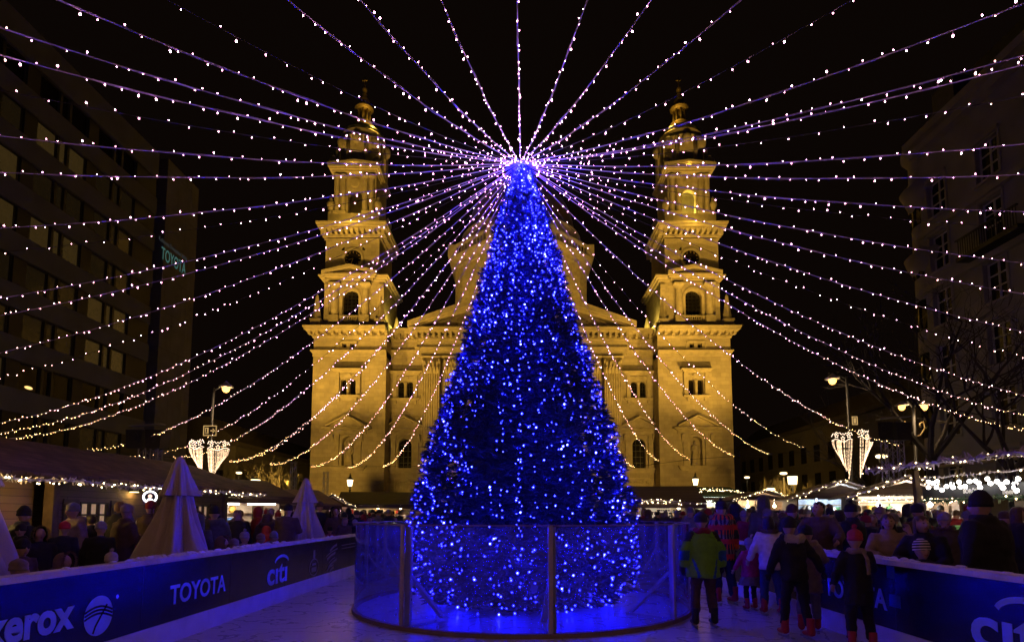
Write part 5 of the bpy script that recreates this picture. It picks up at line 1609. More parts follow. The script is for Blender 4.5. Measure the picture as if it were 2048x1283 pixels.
# left row beyond the chalet
t, p, M = stall('bright food stall with a white tube light beside the end of the chalet', 462, 20.6, 2.6, 2.2, 2.3, 2.9, math.radians(50), power=110, lcol=(1, .85, .72), where='bright food stall beside the chalet', sd=4, wallback=CREAMW, tube=True, roofm=PLANKDARK)
t, p, M = stall('stall under a wide tan awning left of the nearest parasol', 545, 25.5, 4.2, 2.4, 2.12, 2.75, math.radians(42), power=60, lcol=(1, .75, .45), roofm=TAN, where='stall under the tan awning', sd=5, wallback=CREAMW)
t, p, M = stall('low arched stall behind the small parasol, in the dark', 663, 33, 1.9, 1.8, 2.0, 2.7, math.radians(20), True, 26, (1, .6, .5), TARP, where='low stall behind the small parasol', goods=5, sd=6, wallback=CREAMW)
local_garland(p, M, [(-1.3, -1.26, 1.95), (0, -1.26, 2.72), (1.3, -1.26, 1.95)], 'warm bulb garland on the low stall behind the small parasol', thick=.07, dens=9, seed=5)
t, p, M = stall('wide dark tarpaulin stall with a lit counter before the left side of the basilica', 757, 37, 4.2, 2.4, 2.28, 3.05, math.radians(12), power=120, lcol=(1, .72, .42), roofm=TARP, where='dark tarpaulin stall', sd=7, wallback=CREAMW)
t, p, M = stall('dark red awning stall close to the left edge of the tree', 822, 39.5, 2.3, 2.2, 2.2, 2.9, 0, power=16, lcol=(1, .6, .4), roofm=mat('dark_red_awning', (.11, .02, .02), .8, var=.2), where='dark red awning stall', goods=6, sd=8)
# right row
t, p, M = stall('brown roofed stall with a lit white notice board right of the tree', 1322, 25, 2.5, 2.2, 2.18, 2.85, math.radians(-6), power=60, lcol=(1, .82, .55), roofm=PLANKDARK, where='stall with the notice board', sd=9, wallback=CREAMW)
garland([P(1272, 1001, 23.3), P(1310, 1000, 23.3), P(1360, 1003, 23.3), P(1410, 1010, 23.3)], 'wide white tinsel garland with bulbs before the notice board stall', .15, 16, seed=7)
t2 = thing('notice_board', 'white lit notice board with dark writing hanging in the stall right of the tree', 'sign', P(1311, 1023, 23.6))
m = MB(); m.box(-.62, .62, -.02, .02, -.28, .28); m.build('panel', mat('lit_notice_panel', (.75, .68, .55), .6, var=.1, emit=(1, .78, .5), es=.5), t2)
m = MB(); rr = random.Random(3)
for z in (.15, .03, -.09, -.2):
    x = .05
    while x < .55: w_ = rr.uniform(.04, .1); m.box(x, x+w_, -.026, -.0205, z, z+.07); x += w_+.025
x = -.5
for k in range(5): m.box(x, x+.06, -.026, -.0205, -.12, -.02); m.box(x, x+.1, -.026, -.0205, -.02, .01); x += .11
m.build('writing', mat('dark_writing', (.04, .03, .03), .6, var=0), t2)
t, p, M = stall('brightly lit stall with green and white light band, right of the notice board', 1412, 31, 2.5, 2.2, 2.62, 3.1, 0, power=280, lcol=(.95, 1, .8), roofm=GREENT, where='green and white lit stall', sd=10, wallback=CREAMW)
m = MB()
for k in range(28): 
    x = -1.15+2.3*k/27; m.tube([(x, -1.5, 2.5), (x, -1.5, 2.5-.22-.12*(k % 3))], .022, 5)
m.build('icicle_light', glow('icicle_light', (.9, 1, .85), 7), t)
local_garland(p, M, [(-1.5, -1.72, 2.62), (-.5, -1.72, 2.86), (.6, -1.72, 2.86), (1.4, -1.72, 2.66)], 'green and yellow bulb garland over the brightest stall', thick=.13, dens=26, seed=8, col=GREENT)
t, p, M = stall('gabled timber stall with bulb garland just right of the brightest stall', 1508, 27.5, 2.5, 2.3, 2.28, 2.68, 0, True, 160, (1, .72, .45), where='gabled stall right of the brightest one', sd=11, wallback=CREAMW)
local_garland(p, M, [(-1.6, -1.52, 2.2), (-.02, -1.52, 2.70), (1.6, -1.52, 2.2)], 'bulb garland along the gable right of the brightest stall', thick=.08, dens=13, seed=9)
t, p, M = stall('gabled stall with long brown plank roof under the right light crowns', 1662, 23, 3.1, 2.8, 2.22, 2.86, math.radians(-14), True, 260, (.82, .92, 1), PLANKDARK, where='stall under the right light crowns', sd=12, wallback=mat('blue_grey_back', (.3, .36, .45), .7, var=.5, scale=6))
local_garland(p, M, [(-1.95, -1.78, 2.12), (-.02, -1.78, 2.86), (1.95, -1.78, 2.12)], 'thick tinsel garland along the gable under the right light crowns', thick=.12, dens=10, seed=10)
t, p, M = stall('gabled stall full of bright goods beside the beer stall', 1792, 18.4, 2.7, 2.5, 2.2, 2.72, math.radians(-20), True, 300, (1, .9, .78), PLANKDARK, where='bright stall beside the beer stall', sd=13, wallback=CREAMW, goods=16)
local_garland(p, M, [(-1.7, -1.66, 2.06), (0, -1.66, 2.74), (1.7, -1.66, 2.06)], 'thick tinsel garland along the gable beside the beer stall', thick=.11, dens=10, seed=11)
local_garland(p, M, [(-1.5, -1.55, 2.02), (1.5, -1.55, 2.02)], 'straight yellow bulb garland over the counter beside the beer stall', thick=.09, dens=16, seed=12)
# --- beer stall at the right edge, long side along the view
BX = 10.4
t = thing('beer_stall', 'long dark beer stall with tinsel eave and white bulbs at the right edge', 'market stall', (BX, 0, 0))
m = MB(); m.box(3.0, 3.1, 8.5, 15.4, 0, 2.6); m.build('wall', PLANKDARK, t)
m = MB(); m.prism([(-.55, 2.74), (-.55, 2.82), (3.4, 3.25), (3.4, 3.17)], 8.2, 16.1); m.build('roof', PLANKDARK, t)
m = MB(); m.box(-.02, .4, 8.5, 14.6, .95, 1.02); m.box(0, .06, 8.5, 14.6, 0, .95); m.build('counter', WOOD, t)
for y in (9.0, 14.75):
    m = MB(); m.beam((0, y, 0), (-.02, y+.1, 2.72), .12, .12); m.build('post', MATS['dark_timber'], t)
m = MB(); m.box(-.03, .03, 8.6, 14.6, 1.98, 2.26); cb = m.build('menu_board', mat('black_chalkboard', (.03, .032, .03), .6, var=.2), t)
CHALK = mat('glowing_chalk_lettering', (.6, .58, .52), .8, var=.1, emit=(1, .9, .75), es=.12)  # chalk given a faint glow in place of lamplight falling on it
def onX(y, z): return Matrix.Translation((-.034, y, z))@Matrix.Rotation(-math.pi/2, 4, 'Z')@Matrix.Rotation(math.pi/2, 4, 'X')
def ypx(px): return (BX)*F/(px-CX)
lettering('S\u00d6R\u00d6K', .13, CHALK, onX(ypx(1944), 2.08), cb, 'lettering', bold=.004)
lettering('beers', .16, CHALK, onX(ypx(2022), 2.02), cb, 'lettering', bold=.004)
gp = [(BX-.6, 8.4+(16.0-8.4)*k/20, 2.80+.02*math.sin(k*1.7)) for k in range(21)]
garland(gp, 'thick lilac tinsel garland along the beer stall eave', .16, 5, seed=14, col=mat('lilac_tinsel', (.42, .36, .50), .6, var=.25, scale=10))
gp = [(BX-.1, 8.6+(14.6-8.6)*k/20, 2.50+.02*math.sin(k*2.1)) for k in range(21)]
garland(gp, 'thin silver tinsel garland above the beer stall menu board', .06, 2, seed=15)
gp = [(BX-.08, 8.6+(14.6-8.6)*k/20, 1.93+.02*math.sin(k*2.1)) for k in range(21)]
garland(gp, 'green fir garland with yellow lights below the beer stall menu board', .11, 5, seed=16, col=GREENT)
BB = glow('white_lantern_bulb', (1, .92, .86), 9)
rr = random.Random(9); mb_ = MB(); mb_.sph((0, 0, 0), .048, 12); mb_.tube([(0, 0, .045), (0, 0, .16)], .02, 6, 1)
o = mb_.build('hanging_bulb', [BB, BLACKMETAL], None, True); HB = o.data; bpy.data.objects.remove(o)
for i, (px, py) in enumerate([(1857, 963), (1857, 974), (1866, 966), (1874, 962), (1873, 974), (1884, 979), (1893, 972), (1904, 967), (1906, 974), (1918, 963), (1921, 973), (1930, 972), (1939, 962), (1951, 961), (1957, 965), (1960, 974), (1975, 957), (1981, 966), (1994, 962), (2002, 968), (2006, 975), (2013, 963), (2029, 974), (2033, 980), (2036, 957), (2030, 966)]):
    o = link('hanging_bulb', HB, None, PX(px, py, BX-.12-.25*rr.random()))
    tag(o, 'round white bulb hanging in the loose row before the beer stall menu board', 'hanging bulb', 'white bulbs on the beer stall')
lamp('light', 'POINT', (BX+.6, 12.2, 1.9), 110, (1, .8, .5), t, .3)
for i, (y, z, c) in enumerate(((9.4, 1.35, 3), (10.0, 1.4, 6), (10.9, 1.3, 0), (11.6, 1.4, 1), (12.4, 1.35, 6), (13.2, 1.3, 4), (13.9, 1.4, 3))):
    o = link('goods', GME[(i*3) % 4]); o.material_slots[0].link = 'OBJECT'; o.material_slots[0].material = GOODS_M[c]
    o.location = (BX+.2, y, 1.02); o.scale = (1.6,)*3; tag(o, f'{GN[c]} {GK[(i*3) % 4]} standing on the beer stall counter', 'goods', 'goods on the beer stall counter')
# ================================================================ people
def _eval(o, keep=True):
    dg = bpy.context.evaluated_depsgraph_get()
    return bpy.data.meshes.new_from_object(o.evaluated_get(dg))
def fuse(mb, voxel, smooth=2, disp=0, freq=9, mats=None, colour=None, seed=0):
    "union of closed shells as one continuous surface"
    me = bpy.data.meshes.new('surface'); me.from_pydata(mb.v, [], mb.f)
    bm = bmesh.new(); bm.from_mesh(me); bmesh.ops.recalc_face_normals(bm, faces=bm.faces); bm.to_mesh(me); bm.free()
    o = bpy.data.objects.new('surface', me); COL.objects.link(o)
    r = o.modifiers.new('r', 'REMESH'); r.mode = 'VOXEL'; r.voxel_size = voxel
    if smooth:
        s = o.modifiers.new('s', 'SMOOTH'); s.iterations = smooth; s.factor = .5
    out = _eval(o); bpy.data.objects.remove(o); bpy.data.meshes.remove(me)
    if disp:
        sv = Vector((seed*3.1, seed*1.7, 0))
        for v in out.vertices:
            q = v.co
            n = noise.noise(Vector((q.x*freq*.6, q.y*freq*.6, q.z*freq*1.5))+sv)+.5*noise.noise(q*freq*2.3+sv)
            v.co = q+v.normal*n*disp
    out.materials.clear()
    for m in (mats or []): out.materials.append(m)
    if colour:
        for p in out.polygons: p.material_index = colour(p.center)
    out.polygons.foreach_set('use_smooth', [True]*len(out.polygons))
    return out
SKIN = [mat('light_skin', (.50, .31, .23), .5, var=.08, scale=9), mat('tanned_skin', (.44, .27, .19), .5, var=.08, scale=9)]
LIP = mat('lips', (.36, .13, .11), .45, var=0); EYEM = mat('eye_dark', (.02, .015, .012), .15, var=0)
def head(mb, c, R_, k=1):
    n, h = 28, 26
    vs = []
    for i in range(h+1):
        th = math.pi*i/h
        for j in range(n):
            a = 2*math.pi*j/n
            dx, dy, dz = math.sin(th)*math.sin(a), math.sin(th)*math.cos(a), -math.cos(th)
            x, y, z = .076*dx, .096*dy, .118*dz
            if dz < 0:
                x *= 1-.30*(-dz)**1.3
                y = y*(1-.16*(-dz)) if dy < 0 else y*(1-.04*(-dz))
            if dy > 0:
                y += .024*math.exp(-(x/.013)**2-((z+.012)/.024)**2)+.012*math.exp(-(x/.010)**2-((z-.015)/.03)**2)
                for s in (-1, 1): y -= .012*math.exp(-((x-s*.032)/.018)**2-((z-.014)/.014)**2)
                y += .006*math.exp(-(x/.05)**2-((z-.04)/.012)**2)+.006*math.exp(-(x/.022)**2-((z+.056)/.009)**2)+.010*math.exp(-(x/.028)**2-((z+.098)/.022)**2)
            vs.append(Vector(c)+R_@Vector((x, y, z))*k)
    fs = [(i*n+j, i*n+(j+1) % n, (i+1)*n+(j+1) % n, (i+1)*n+j) for i in range(h) for j in range(n)]
    mb.add(vs, fs)
    for s in (-1, 1):
        o = Vector(c)+R_@Vector((s*.078, -.006, .0))*k
        vs2 = MB(); vs2.sph((0, 0, 0), (.013*k, .022*k, .034*k), 8)
        mb.add([o+R_@Vector(v) for v in vs2.v], vs2.f)
def hand(mb, w_, d, palmn, k=1, curl=.6, mitt=False):
    "palm, four fingers and a thumb from the wrist w_ along d; palmn is the palm's facing direction"
    d = d.normalized(); palmn = (palmn-d*palmn.dot(d)).normalized(); sd = d.cross(palmn)
    mb.tube([w_-d*.02*k, w_+d*.03*k, w_+d*.085*k], [.026*k, .034*k, .036*k], 10, sq=.6)
    if mitt: k2 = 1.25
    else: k2 = 1
    for i, (off, L) in enumerate(((-.028, .062), (-.009, .072), (.010, .067), (.028, .052))):
        b = w_+d*.085*k+sd*off*k
        p1 = b+(d*math.cos(curl*.5)+palmn*math.sin(curl*.5))*L*.5*k
        p2 = p1+(d*math.cos(curl*1.3)+palmn*math.sin(curl*1.3))*L*.5*k
        mb.tube([b-d*.02*k, b, p1, p2], [.0105*k*k2, .0105*k*k2, .0095*k*k2, .0075*k*k2], 7)
    b = w_+d*.03*k-sd*.03*k
    mb.tube([b, b-sd*.025*k+d*.03*k+palmn*.012*k, b-sd*.026*k+d*.058*k+palmn*.025*k], [.013*k*k2, .011*k*k2, .009*k*k2], 7)
def V(*a): return Vector(a)
class Fig:
    "a posed skeleton for a figure of standing height 1.75 m, facing +y"
    def __init__(s, kid=0, lean=0, turn=0, nod=0, tilt=0, legs=((0, 0), (0, 0)), arms=None, bend=0):
        s.k = 1+.22*kid; s.kid = kid
        L = lambda x, y, z: V(x, y+max(0, z-.95)*lean, z)
        s.L = L
        s.pel = L(0, 0, .95); s.chest = L(0, 0, 1.25); s.neck = L(0, 0, 1.46); s.hc = L(0, .025, 1.625)+V(0, lean*.02, .03*kid*0)
        s.sh = [L(-.175+.02*kid, 0, 1.41), L(.175-.02*kid, 0, 1.41)]
        arms = arms or ((V(-.07, -.03, -.28), V(-.02, .07, -.25)), (V(.07, -.03, -.28), V(.02, .07, -.25)))
        s.el = [s.sh[i]+arms[i][0] for i in (0, 1)]; s.wr = [s.el[i]+arms[i][1] for i in (0, 1)]
        s.hip = [V(-.09, 0, .93), V(.09, 0, .93)]
        s.kn = []; s.an = []
        for i in (0, 1):
            f, sp = legs[i]; sg = -1 if i == 0 else 1
            s.kn.append(V(sg*(.10+sp*.5), f*.45+.02, .50)); s.an.append(V(sg*(.105+sp), f*.85-.02, .085+max(0, -f)*.12))
        s.hr = Matrix.Rotation(turn, 3, 'Z')@Matrix.Rotation(-nod, 3, 'X')@Matrix.Rotation(tilt, 3, 'Y')
    def body(s, skin=0, voxel=.011, gloves=None, curl=.6):
        m = MB()
        m.tube([s.pel-V(0, 0, .06), s.pel, s.chest, s.neck-V(0, 0, .04), s.neck], [.10, .12, .125, .08, .055], 12, sq=.75)
        m.tube([s.neck-V(0, 0, .05), s.hc-V(0, 0, .03)], [.056, .05], 10)
        for i in (0, 1):
            m.tube([s.neck-V(0, 0, .08), s.sh[i], s.el[i], s.wr[i]], [.06, .052, .038, .026], 9)
            m.tube([s.pel-V(0, 0, .02), s.hip[i], s.kn[i], s.an[i]], [.08, .085, .055, .036], 9)
            m.tube([s.an[i]+V(0, -.04, -.04), s.an[i]+V(0, .08, -.05), s.an[i]+V(0, .15, -.06)], [.035, .036, .025], 8)
            d = s.wr[i]-s.el[i]
            hand(m, s.wr[i], d, V(.6 if i == 0 else -.6, .5, .1), 1.0+.05*s.kid, curl)
        head(m, s.hc, s.hr, s.k)
        mats = [SKIN[skin], LIP, EYEM]
        inv = s.hr.inverted()
        def col(c):
            q = inv@(Vector(c)-s.hc)/s.k
            if q.y > .06 and abs(q.x) < .024 and abs(q.z+.056) < .009: return 1
            if q.y > .055 and abs(abs(q.x)-.031) < .009 and abs(q.z-.013) < .0055: return 2
            return 0
        if gloves: 
            mats.append(gloves)
            c0 = col
            def col(c):
                for i in (0, 1):
                    if (Vector(c)-s.wr[i]).dot((s.wr[i]-s.el[i]).normalized()) > -.03 and (Vector(c)-s.wr[i]).length < .24: return 3
                return c0(c)
        return fuse(m, voxel, 1, mats=mats, colour=col)
    def coat(s, hem=.80, w_=1.0, voxel=.02, mats=None, colour=None, hood=False, collar=.0, flare=0, disp=.012, seed=0, puff=0, sleeve=1.0):
        m = MB(); L = s.L
        def ring(z, rx, ry, y=0):
            c = L(0, y, z) if z > .95 else V(0, y, z)
            return c, rx*w_, ry*w_
        rows = [ring(hem, .20+flare, .165+flare), ring(hem+.05, .20+flare*.9, .17+flare*.9), ring(.95 if hem < .9 else hem+.1, .195+flare*.4, .165+flare*.3), ring(1.12, .19, .155), ring(1.28, .205, .16), ring(1.38, .195, .145), ring(1.45, .12, .105), ring(1.50+collar, .085, .085), ]
        if puff:
            new = []
            for (c0, a0, b0), (c1, a1, b1) in zip(rows, rows[1:]):
                for k in range(4):
                    f = k/4; bl = 1+puff*math.sin(math.pi*2*(f*1.0))**2
                    new.append((c0.lerp(c1, f), (a0+(a1-a0)*f)*bl, (b0+(b1-b0)*f)*bl))
            new.append(rows[-1]); rows = new
        n = 22; o = len(m.v)
        for c, rx, ry in rows:
            for k in range(n):
                a = 2*math.pi*k/n; m.v.append((c.x+rx*math.cos(a), c.y+ry*math.sin(a), c.z))
        for i in range(len(rows)-1):
            for k in range(n):
                a, b = o+i*n+k, o+i*n+(k+1) % n
                m.f.append((a, b, b+n, a+n)); m.m.append(0)
        m.f.append(tuple(o+k for k in reversed(range(n)))); e = o+(len(rows)-1)*n
        m.f.append(tuple(e+k for k in range(n))); m.m += [0, 0]
        for i in (0, 1):
            sg = -1 if i == 0 else 1
            m.tube([s.sh[i]-V(sg*.08, 0, .02), s.sh[i], s.sh[i].lerp(s.el[i], .5), s.el[i], s.el[i].lerp(s.wr[i], .6), s.wr[i]-(s.wr[i]-s.el[i]).normalized()*.01],
                   [.085*w_, .088*w_*sleeve, .078*w_*sleeve, .070*w_*sleeve, .064*w_*sleeve, .056*w_*sleeve], 12)
        if hood:
            c = s.L(0, -.075, 1.49)
            m.tube([c+V(-.14, .09, .02), c+V(-.11, -.02, .0), c+V(0, -.075, -.05), c+V(.11, -.02, 0), c+V(.14, .09, .02)], [.05, .065, .08, .065, .05], 12)
        return fuse(m, voxel, 2, disp, 8, mats, colour, seed)
    def trousers(s, w_=1.0, voxel=.02, mats=None, seed=0, boot=0, colour=None, disp=.012):
        m = MB()
        m.tube([V(0, 0, 1.02), V(0, 0, .93), V(0, 0, .86)], [.155*w_, .165*w_, .14*w_], 16, sq=.85)
        for i in (0, 1):
            lo = s.kn[i].lerp(s.an[i], .93-boot)
            m.tube([s.hip[i]+V(0, 0, .03), s.hip[i].lerp(s.kn[i], .4)-V(0, .01, 0), s.kn[i], s.kn[i].lerp(s.an[i], .5)+V(0, -.015, 0), lo], [.105*w_, .10*w_, .078*w_, .075*w_, .07*w_], 14)
        return fuse(m, voxel, 2, disp, 9, mats, colour, seed)
    def boot(s, i, mats, skate=True, voxel=.013):
        m = MB(); a = s.an[i]
        m.tube([a+V(0, -.03, .20), a+V(0, -.03, .06), a+V(0, -.03, -.01)], [.062, .058, .062], 12)
        m.tube([a+V(0, -.075, -.02), a+V(0, .02, -.02), a+V(0, .11, -.035), a+V(0, .17, -.04)], [.05, .056, .05, .036], 12, sq=.8)
        return fuse(m, voxel, 1, mats=mats)
    def blade(s, i):
        m = MB(); a = s.an[i]
        m.box(a.x-.004, a.x+.004, a.y-.13, a.y+.19, a.z-.125, a.z-.09)
        for y in (-.08, .10): m.prism([(y-.03, a.z-.075), (y+.03, a.z-.075), (y+.015, a.z-.1), (y-.015, a.z-.1)], a.x-.022, a.x+.022, axis='x')
        for k in range(len(m.v)): pass
        return m
def headgear(kind, mats, k=1, seed=0, stripes=False):
    "hats and hair in head space (centre of the head at the origin, face to +y)"
    m = MB(); r_ = random.Random(seed)
    nz = lambda a, z: 1+.02*math.sin(a*18)+.012*math.sin(z*220)
    if kind in ('beanie', 'bobble', 'pointed'):
        top = .165 if kind != 'pointed' else .19
        m.lathe([(.088, .005), (.098, .01), (.100, .045), (.096, .05), (.097, .09), (.08, .125), (.045, top-.015), (.012, top), (.001, top+.002)] if not stripes else [(.088, .005), (.098, .01), (.0985, .028), (.099, .045), (.097, .062), (.096, .08), (.091, .095), (.084, .112), (.07, .128), (.05, .143), (.03, .155), (.001, .166)], (0, -.008, 0), 36, 0, .93, 1.08, nz, close=False)
        if kind == 'bobble':
            for j in range(70):
                v = V(r_.gauss(0, 1), r_.gauss(0, 1), r_.gauss(0, 1)).normalized()*.045
                m.add([V(0, -.008, .185)-v.cross(V(.3, .5, .8)).normalized()*.012, V(0, -.008, .185)+v.cross(V(.3, .5, .8)).normalized()*.012, V(0, -.008, .185)+v], [(0, 1, 2)])
            m.sph((0, -.008, .185), .03, 8)
    elif kind == 'hood':
        m.lathe([(.12, -.15), (.118, -.08), (.118, 0), (.112, .06), (.085, .115), (.04, .145), (.001, .152)], (0, -.025, 0), 28, 0, .95, 1.1, None, math.pi*.5+.75, math.pi*2.5-.75, close=False)
        for a in range(46):
            t_ = a/45
            ph = -2.35+4.7*t_
            c = V(.10*math.sin(ph), .075, .012+.135*math.cos(ph)*(.95 if math.cos(ph) > 0 else 1.0))
            for q in range(5):
                v = V(r_.gauss(0, .5)+math.sin(ph)*.8, r_.gauss(.3, .5), r_.gauss(0, .5)+math.cos(ph)*.8).normalized()*.042
                wv = v.cross(V(r_.random(), r_.random(), 1)).normalized()*.007
                m.add([c-wv, c+wv, c+v], [(0, 1, 2)], 1)
    elif kind in ('short', 'long', 'bob'):
        # cap of hair, longer behind
        lo = {'short': -.05, 'bob': -.11, 'long': -.20}[kind]
        n = 44
        prof = [(.0, .128), (.035, .124), (.066, .105), (.086, .07), (.094, .03), (.096, -.01), (.095, -.05), (.092, lo)] if lo < -.06 else [(.0, .128), (.035, .124), (.066, .105), (.086, .07), (.091, .03), (.088, -.01), (.08, lo)]
        o = len(m.v)
        for r, z in prof:
            for j in range(n):
                a = 2*math.pi*j/n
                fy = math.sin(a)
                zz = z
                if fy > .25:  # fringe
                    zz = max(z, .062+.02*math.sin(a*9))
                elif fy > -.15 and kind == 'short': zz = max(z, .0)
                rr = r*(1+.035*math.sin(a*13+z*30)+.02*math.sin(a*29))
                if zz > z and fy > .25: rr = min(rr, .089)
                m.v.append((rr*math.cos(a)*.93, rr*math.sin(a)*1.12-.012, zz))
        for i in range(len(prof)-1):
            for j in range(n):
                a, b = o+i*n+j, o+i*n+(j+1) % n
                m.f.append((a, b, b+n, a+n)); m.m.append(0)
    for i, v in enumerate(m.v): m.v[i] = tuple(c*k for c in v)
    o = m.build('hat', mats, None, True); me = o.data; bpy.data.objects.remove(o)
    return me
def cloth(n, c, r=.85): return mat('cloth_'+n, c, r, var=.18, scale=14, bump=.15, bscale=120)
BLK = cloth('black', (.014, .013, .015)); DNAVY = cloth('dark_navy', (.016, .018, .032)); DBROWN = cloth('dark_brown', (.085, .052, .034)); GREYC = cloth('grey', (.17, .16, .16)); OLIVE = cloth('olive', (.09, .09, .05))
REDC = cloth('red', (.55, .03, .035)); DRED = cloth('dark_red', (.28, .02, .026)); WHITEC = cloth('off_white', (.72, .66, .62)); CREAM = cloth('cream', (.45, .38, .28)); LGREY = cloth('light_grey', (.22, .21, .22))
LIME = cloth('lime_green', (.17, .42, .025)); BLUEP = cloth('mid_blue', (.02, .10, .28)); PINK = cloth('raspberry', (.55, .04, .13)); JEANS = cloth('blue_denim', (.035, .055, .12)); TAUPE = cloth('taupe', (.24, .175, .14)); ORANGE = cloth('orange_red', (.7, .09, .02)); LILAC = cloth('pale_lilac', (.30, .26, .30))
FUR = cloth('brown_fur', (.16, .10, .06)); REDBOOT = mat('red_rental_skate', (.48, .035, .03), .4, var=.15); BLKBOOT = mat('black_skate', (.015, .015, .017), .4, var=.15); HAIRD = mat('dark_brown_hair', (.02, .012, .008), .5, var=.3, scale=30); HAIRB = mat('chestnut_hair', (.09, .045, .022), .45, var=.3, scale=30); HAIRG = mat('blonde_hair', (.24, .15, .07), .45, var=.3, scale=30); HAIRGR = mat('grey_hair', (.22, .2, .18), .5, var=.3, scale=30)
STEEL = mat('skate_steel', (.5, .5, .52), .3, .9, var=.05)
def dress(name, fig, label, x, y, rz, h, z0=0, skin=0, gloves=None, coat=None, coatname='jacket', trous=None, boots=None, skates=True, gear=None, voxel=.011, group=None, curl=.6, extra=None):
    k = h/1.75
    body = link('person', fig.body(skin, voxel, gloves, curl)); tag(body, label, 'person', group)
    body.location = (x, y, z0+(.04*k if skates and boots else 0)); body.rotation_euler.z = rz; body.scale = (k, k, k)
    if coat: link(coatname, fig.coat(**coat), body)
    if trous: link('trousers', fig.trousers(**trous), body)
    if boots:
        for i in (0, 1):
            b = link('skate' if skates else 'boot', fig.boot(i, [boots]), body)
            if skates: fig.blade(i).build('blade', STEEL, b)
    if gear:
        for kind, mats, nm in gear:
            me = headgear(kind, mats, fig.k*1.03, hash(label) % 97 if False else len(label))
            o = link(nm, me, body); M = fig.hr.to_4x4(); M.translation = fig.hc; o.matrix_local = M
    if extra: extra(body, fig)
    return body
def ground_at(px, Y): return P(px, 1100, Y).x
# green jacket skater
f = Fig(kid=.35, lean=.03, legs=((.0, .05), (.06, .06)), arms=((V(-.13, -.04, -.25), V(-.01, .05, -.25)), (V(.13, -.04, -.25), V(.02, .06, -.25))))
def greencol(c):
    if abs(c.x) > .235 and 1.02 < c.z < 1.18: return 1
    if abs(c.x) > .15 and c.z > 1.33 and abs(c.x) > .12+(1.5-c.z)*.6: return 2
    if c.z < 1.06 and .10 < abs(c.x) < .225 and abs(c.x)-.10 > (c.z-.80)*.3 and abs(c.x)-.10 < .05+(c.z-.80)*.22 and c.y < 0: return 1
    return 0
def scarf(col, r=.05, z=1.475, drop=None):
    def fn(body, fig):
        m = MB(); c = fig.L(0, -.005, z)
        m.tube([c+V(.092*math.cos(a), .088*math.sin(a), .014*math.sin(3*a)) for a in [2*math.pi*q/18 for q in range(19)]], r, 9, sq=.9)
        if drop: m.tube([c+V(.06, -.11, 0), c+V(.08, -.19, -.1), c+V(.09, -.205, -.33)], [.03, .036, .036], 8, sq=.5)
        link('scarf', fuse(m, .012, 1, .004, 20, [col]), body)
    return fn
dress('skater', f, 'skater in lime green and blue jacket and grey knit cap, seen from behind', ground_at(1405, 8.1), 8.1, 0, 1.53, .02, gloves=BLK,
      coat=dict(hem=.76, w_=1.18, mats=[LIME, BLUEP, BLK], colour=greencol, flare=.03, seed=1, sleeve=1.0), trous=dict(w_=1.0, mats=[DBROWN], boot=.18, seed=2), boots=BLKBOOT, gear=[('beanie', [cloth('charcoal_knit', (.035, .035, .045))], 'hat')], voxel=.010, extra=scarf(DRED, .055, 1.49))
# plaid jacket skater with bobble hat
f = Fig(lean=.04, legs=((.05, .03), (-.05, .03)), turn=.15)
PLAID = [REDC, DNAVY, TAUPE, ORANGE]
def plaidcol(c):
    a = int(math.floor(math.atan2(c.y, c.x)*5.0)) % 2; b = int(math.floor(c.z/.085)) % 3
    return (0 if b == 0 else 2 if b == 1 else 3) if a else (1 if b else 0)
dress('skater', f, 'tall skater in chequered red and dark jacket with floppy dark bobble hat', ground_at(1447, 10.1), 10.1, .2, 1.74, .02, gloves=GREYC,
      coat=dict(hem=.74, mats=PLAID, colour=plaidcol, hood=True, seed=3), trous=dict(w_=1.1, mats=[DNAVY], boot=.0, seed=4), boots=REDBOOT, gear=[('bobble', [cloth('dark_knit', (.03, .028, .035))], 'hat')], voxel=.013)
# small pink child
f = Fig(kid=.9, legs=((.0, .03), (.1, .02)), arms=((V(-.14, .04, -.24), V(-.06, .1, -.18)), (V(.12, .05, -.24), V(.03, .12, -.2))))
def skirt(body, fig):
    m = MB(); m.lathe([(.19, .96), (.22, .86), (.27, .74), (.31, .62), (.30, .615), (.2, .8)], (0, 0, 0), 60, 0, 1, .85, lambda a, z: 1+.05*math.sin(11*a)*(1-z)*2)
    m.build('skirt', TAUPE, body, True)
dress('skater', f, 'small child in raspberry jacket, skirt and pale cap skating away by the board', ground_at(1499, 9.5), 9.5, .1, 1.12, .02, coat=dict(hem=.82, w_=1.1, mats=[PINK], flare=.02, seed=5), trous=dict(w_=.85, mats=[BLK], boot=.1, seed=6), boots=REDBOOT, gear=[('beanie', [LILAC], 'hat')], voxel=.013, extra=skirt)
# child in white jacket
f = Fig(kid=.5, lean=.08, legs=((.12, .02), (-.1, .02)), arms=((V(-.12, .02, -.26), V(-.05, .12, -.2)), (V(.12, .05, -.25), V(.02, .2, -.12))))
def furcollar(col):
    def fn(body, fig):
        r_ = random.Random(4); m = MB(); c = fig.L(0, -.01, 1.485)
        for q in range(380):
            a = r_.uniform(0, 6.28); b = c+V(.125*math.cos(a), .115*math.sin(a)-.01, r_.uniform(-.02, .02))
            v = V(math.cos(a), math.sin(a), r_.uniform(-.5, .9)).normalized()*r_.uniform(.04, .07); wv = v.cross(V(0, 0, 1)).normalized()*.01
            m.add([b-wv, b+wv, b+v], [(0, 1, 2)])
        m.tube([c+V(.12*math.cos(a), .11*math.sin(a)-.01, 0) for a in [2*math.pi*q/16 for q in range(17)]], .035, 8)
        m.build('fur_collar', col, body, fixn=False)
    return fn
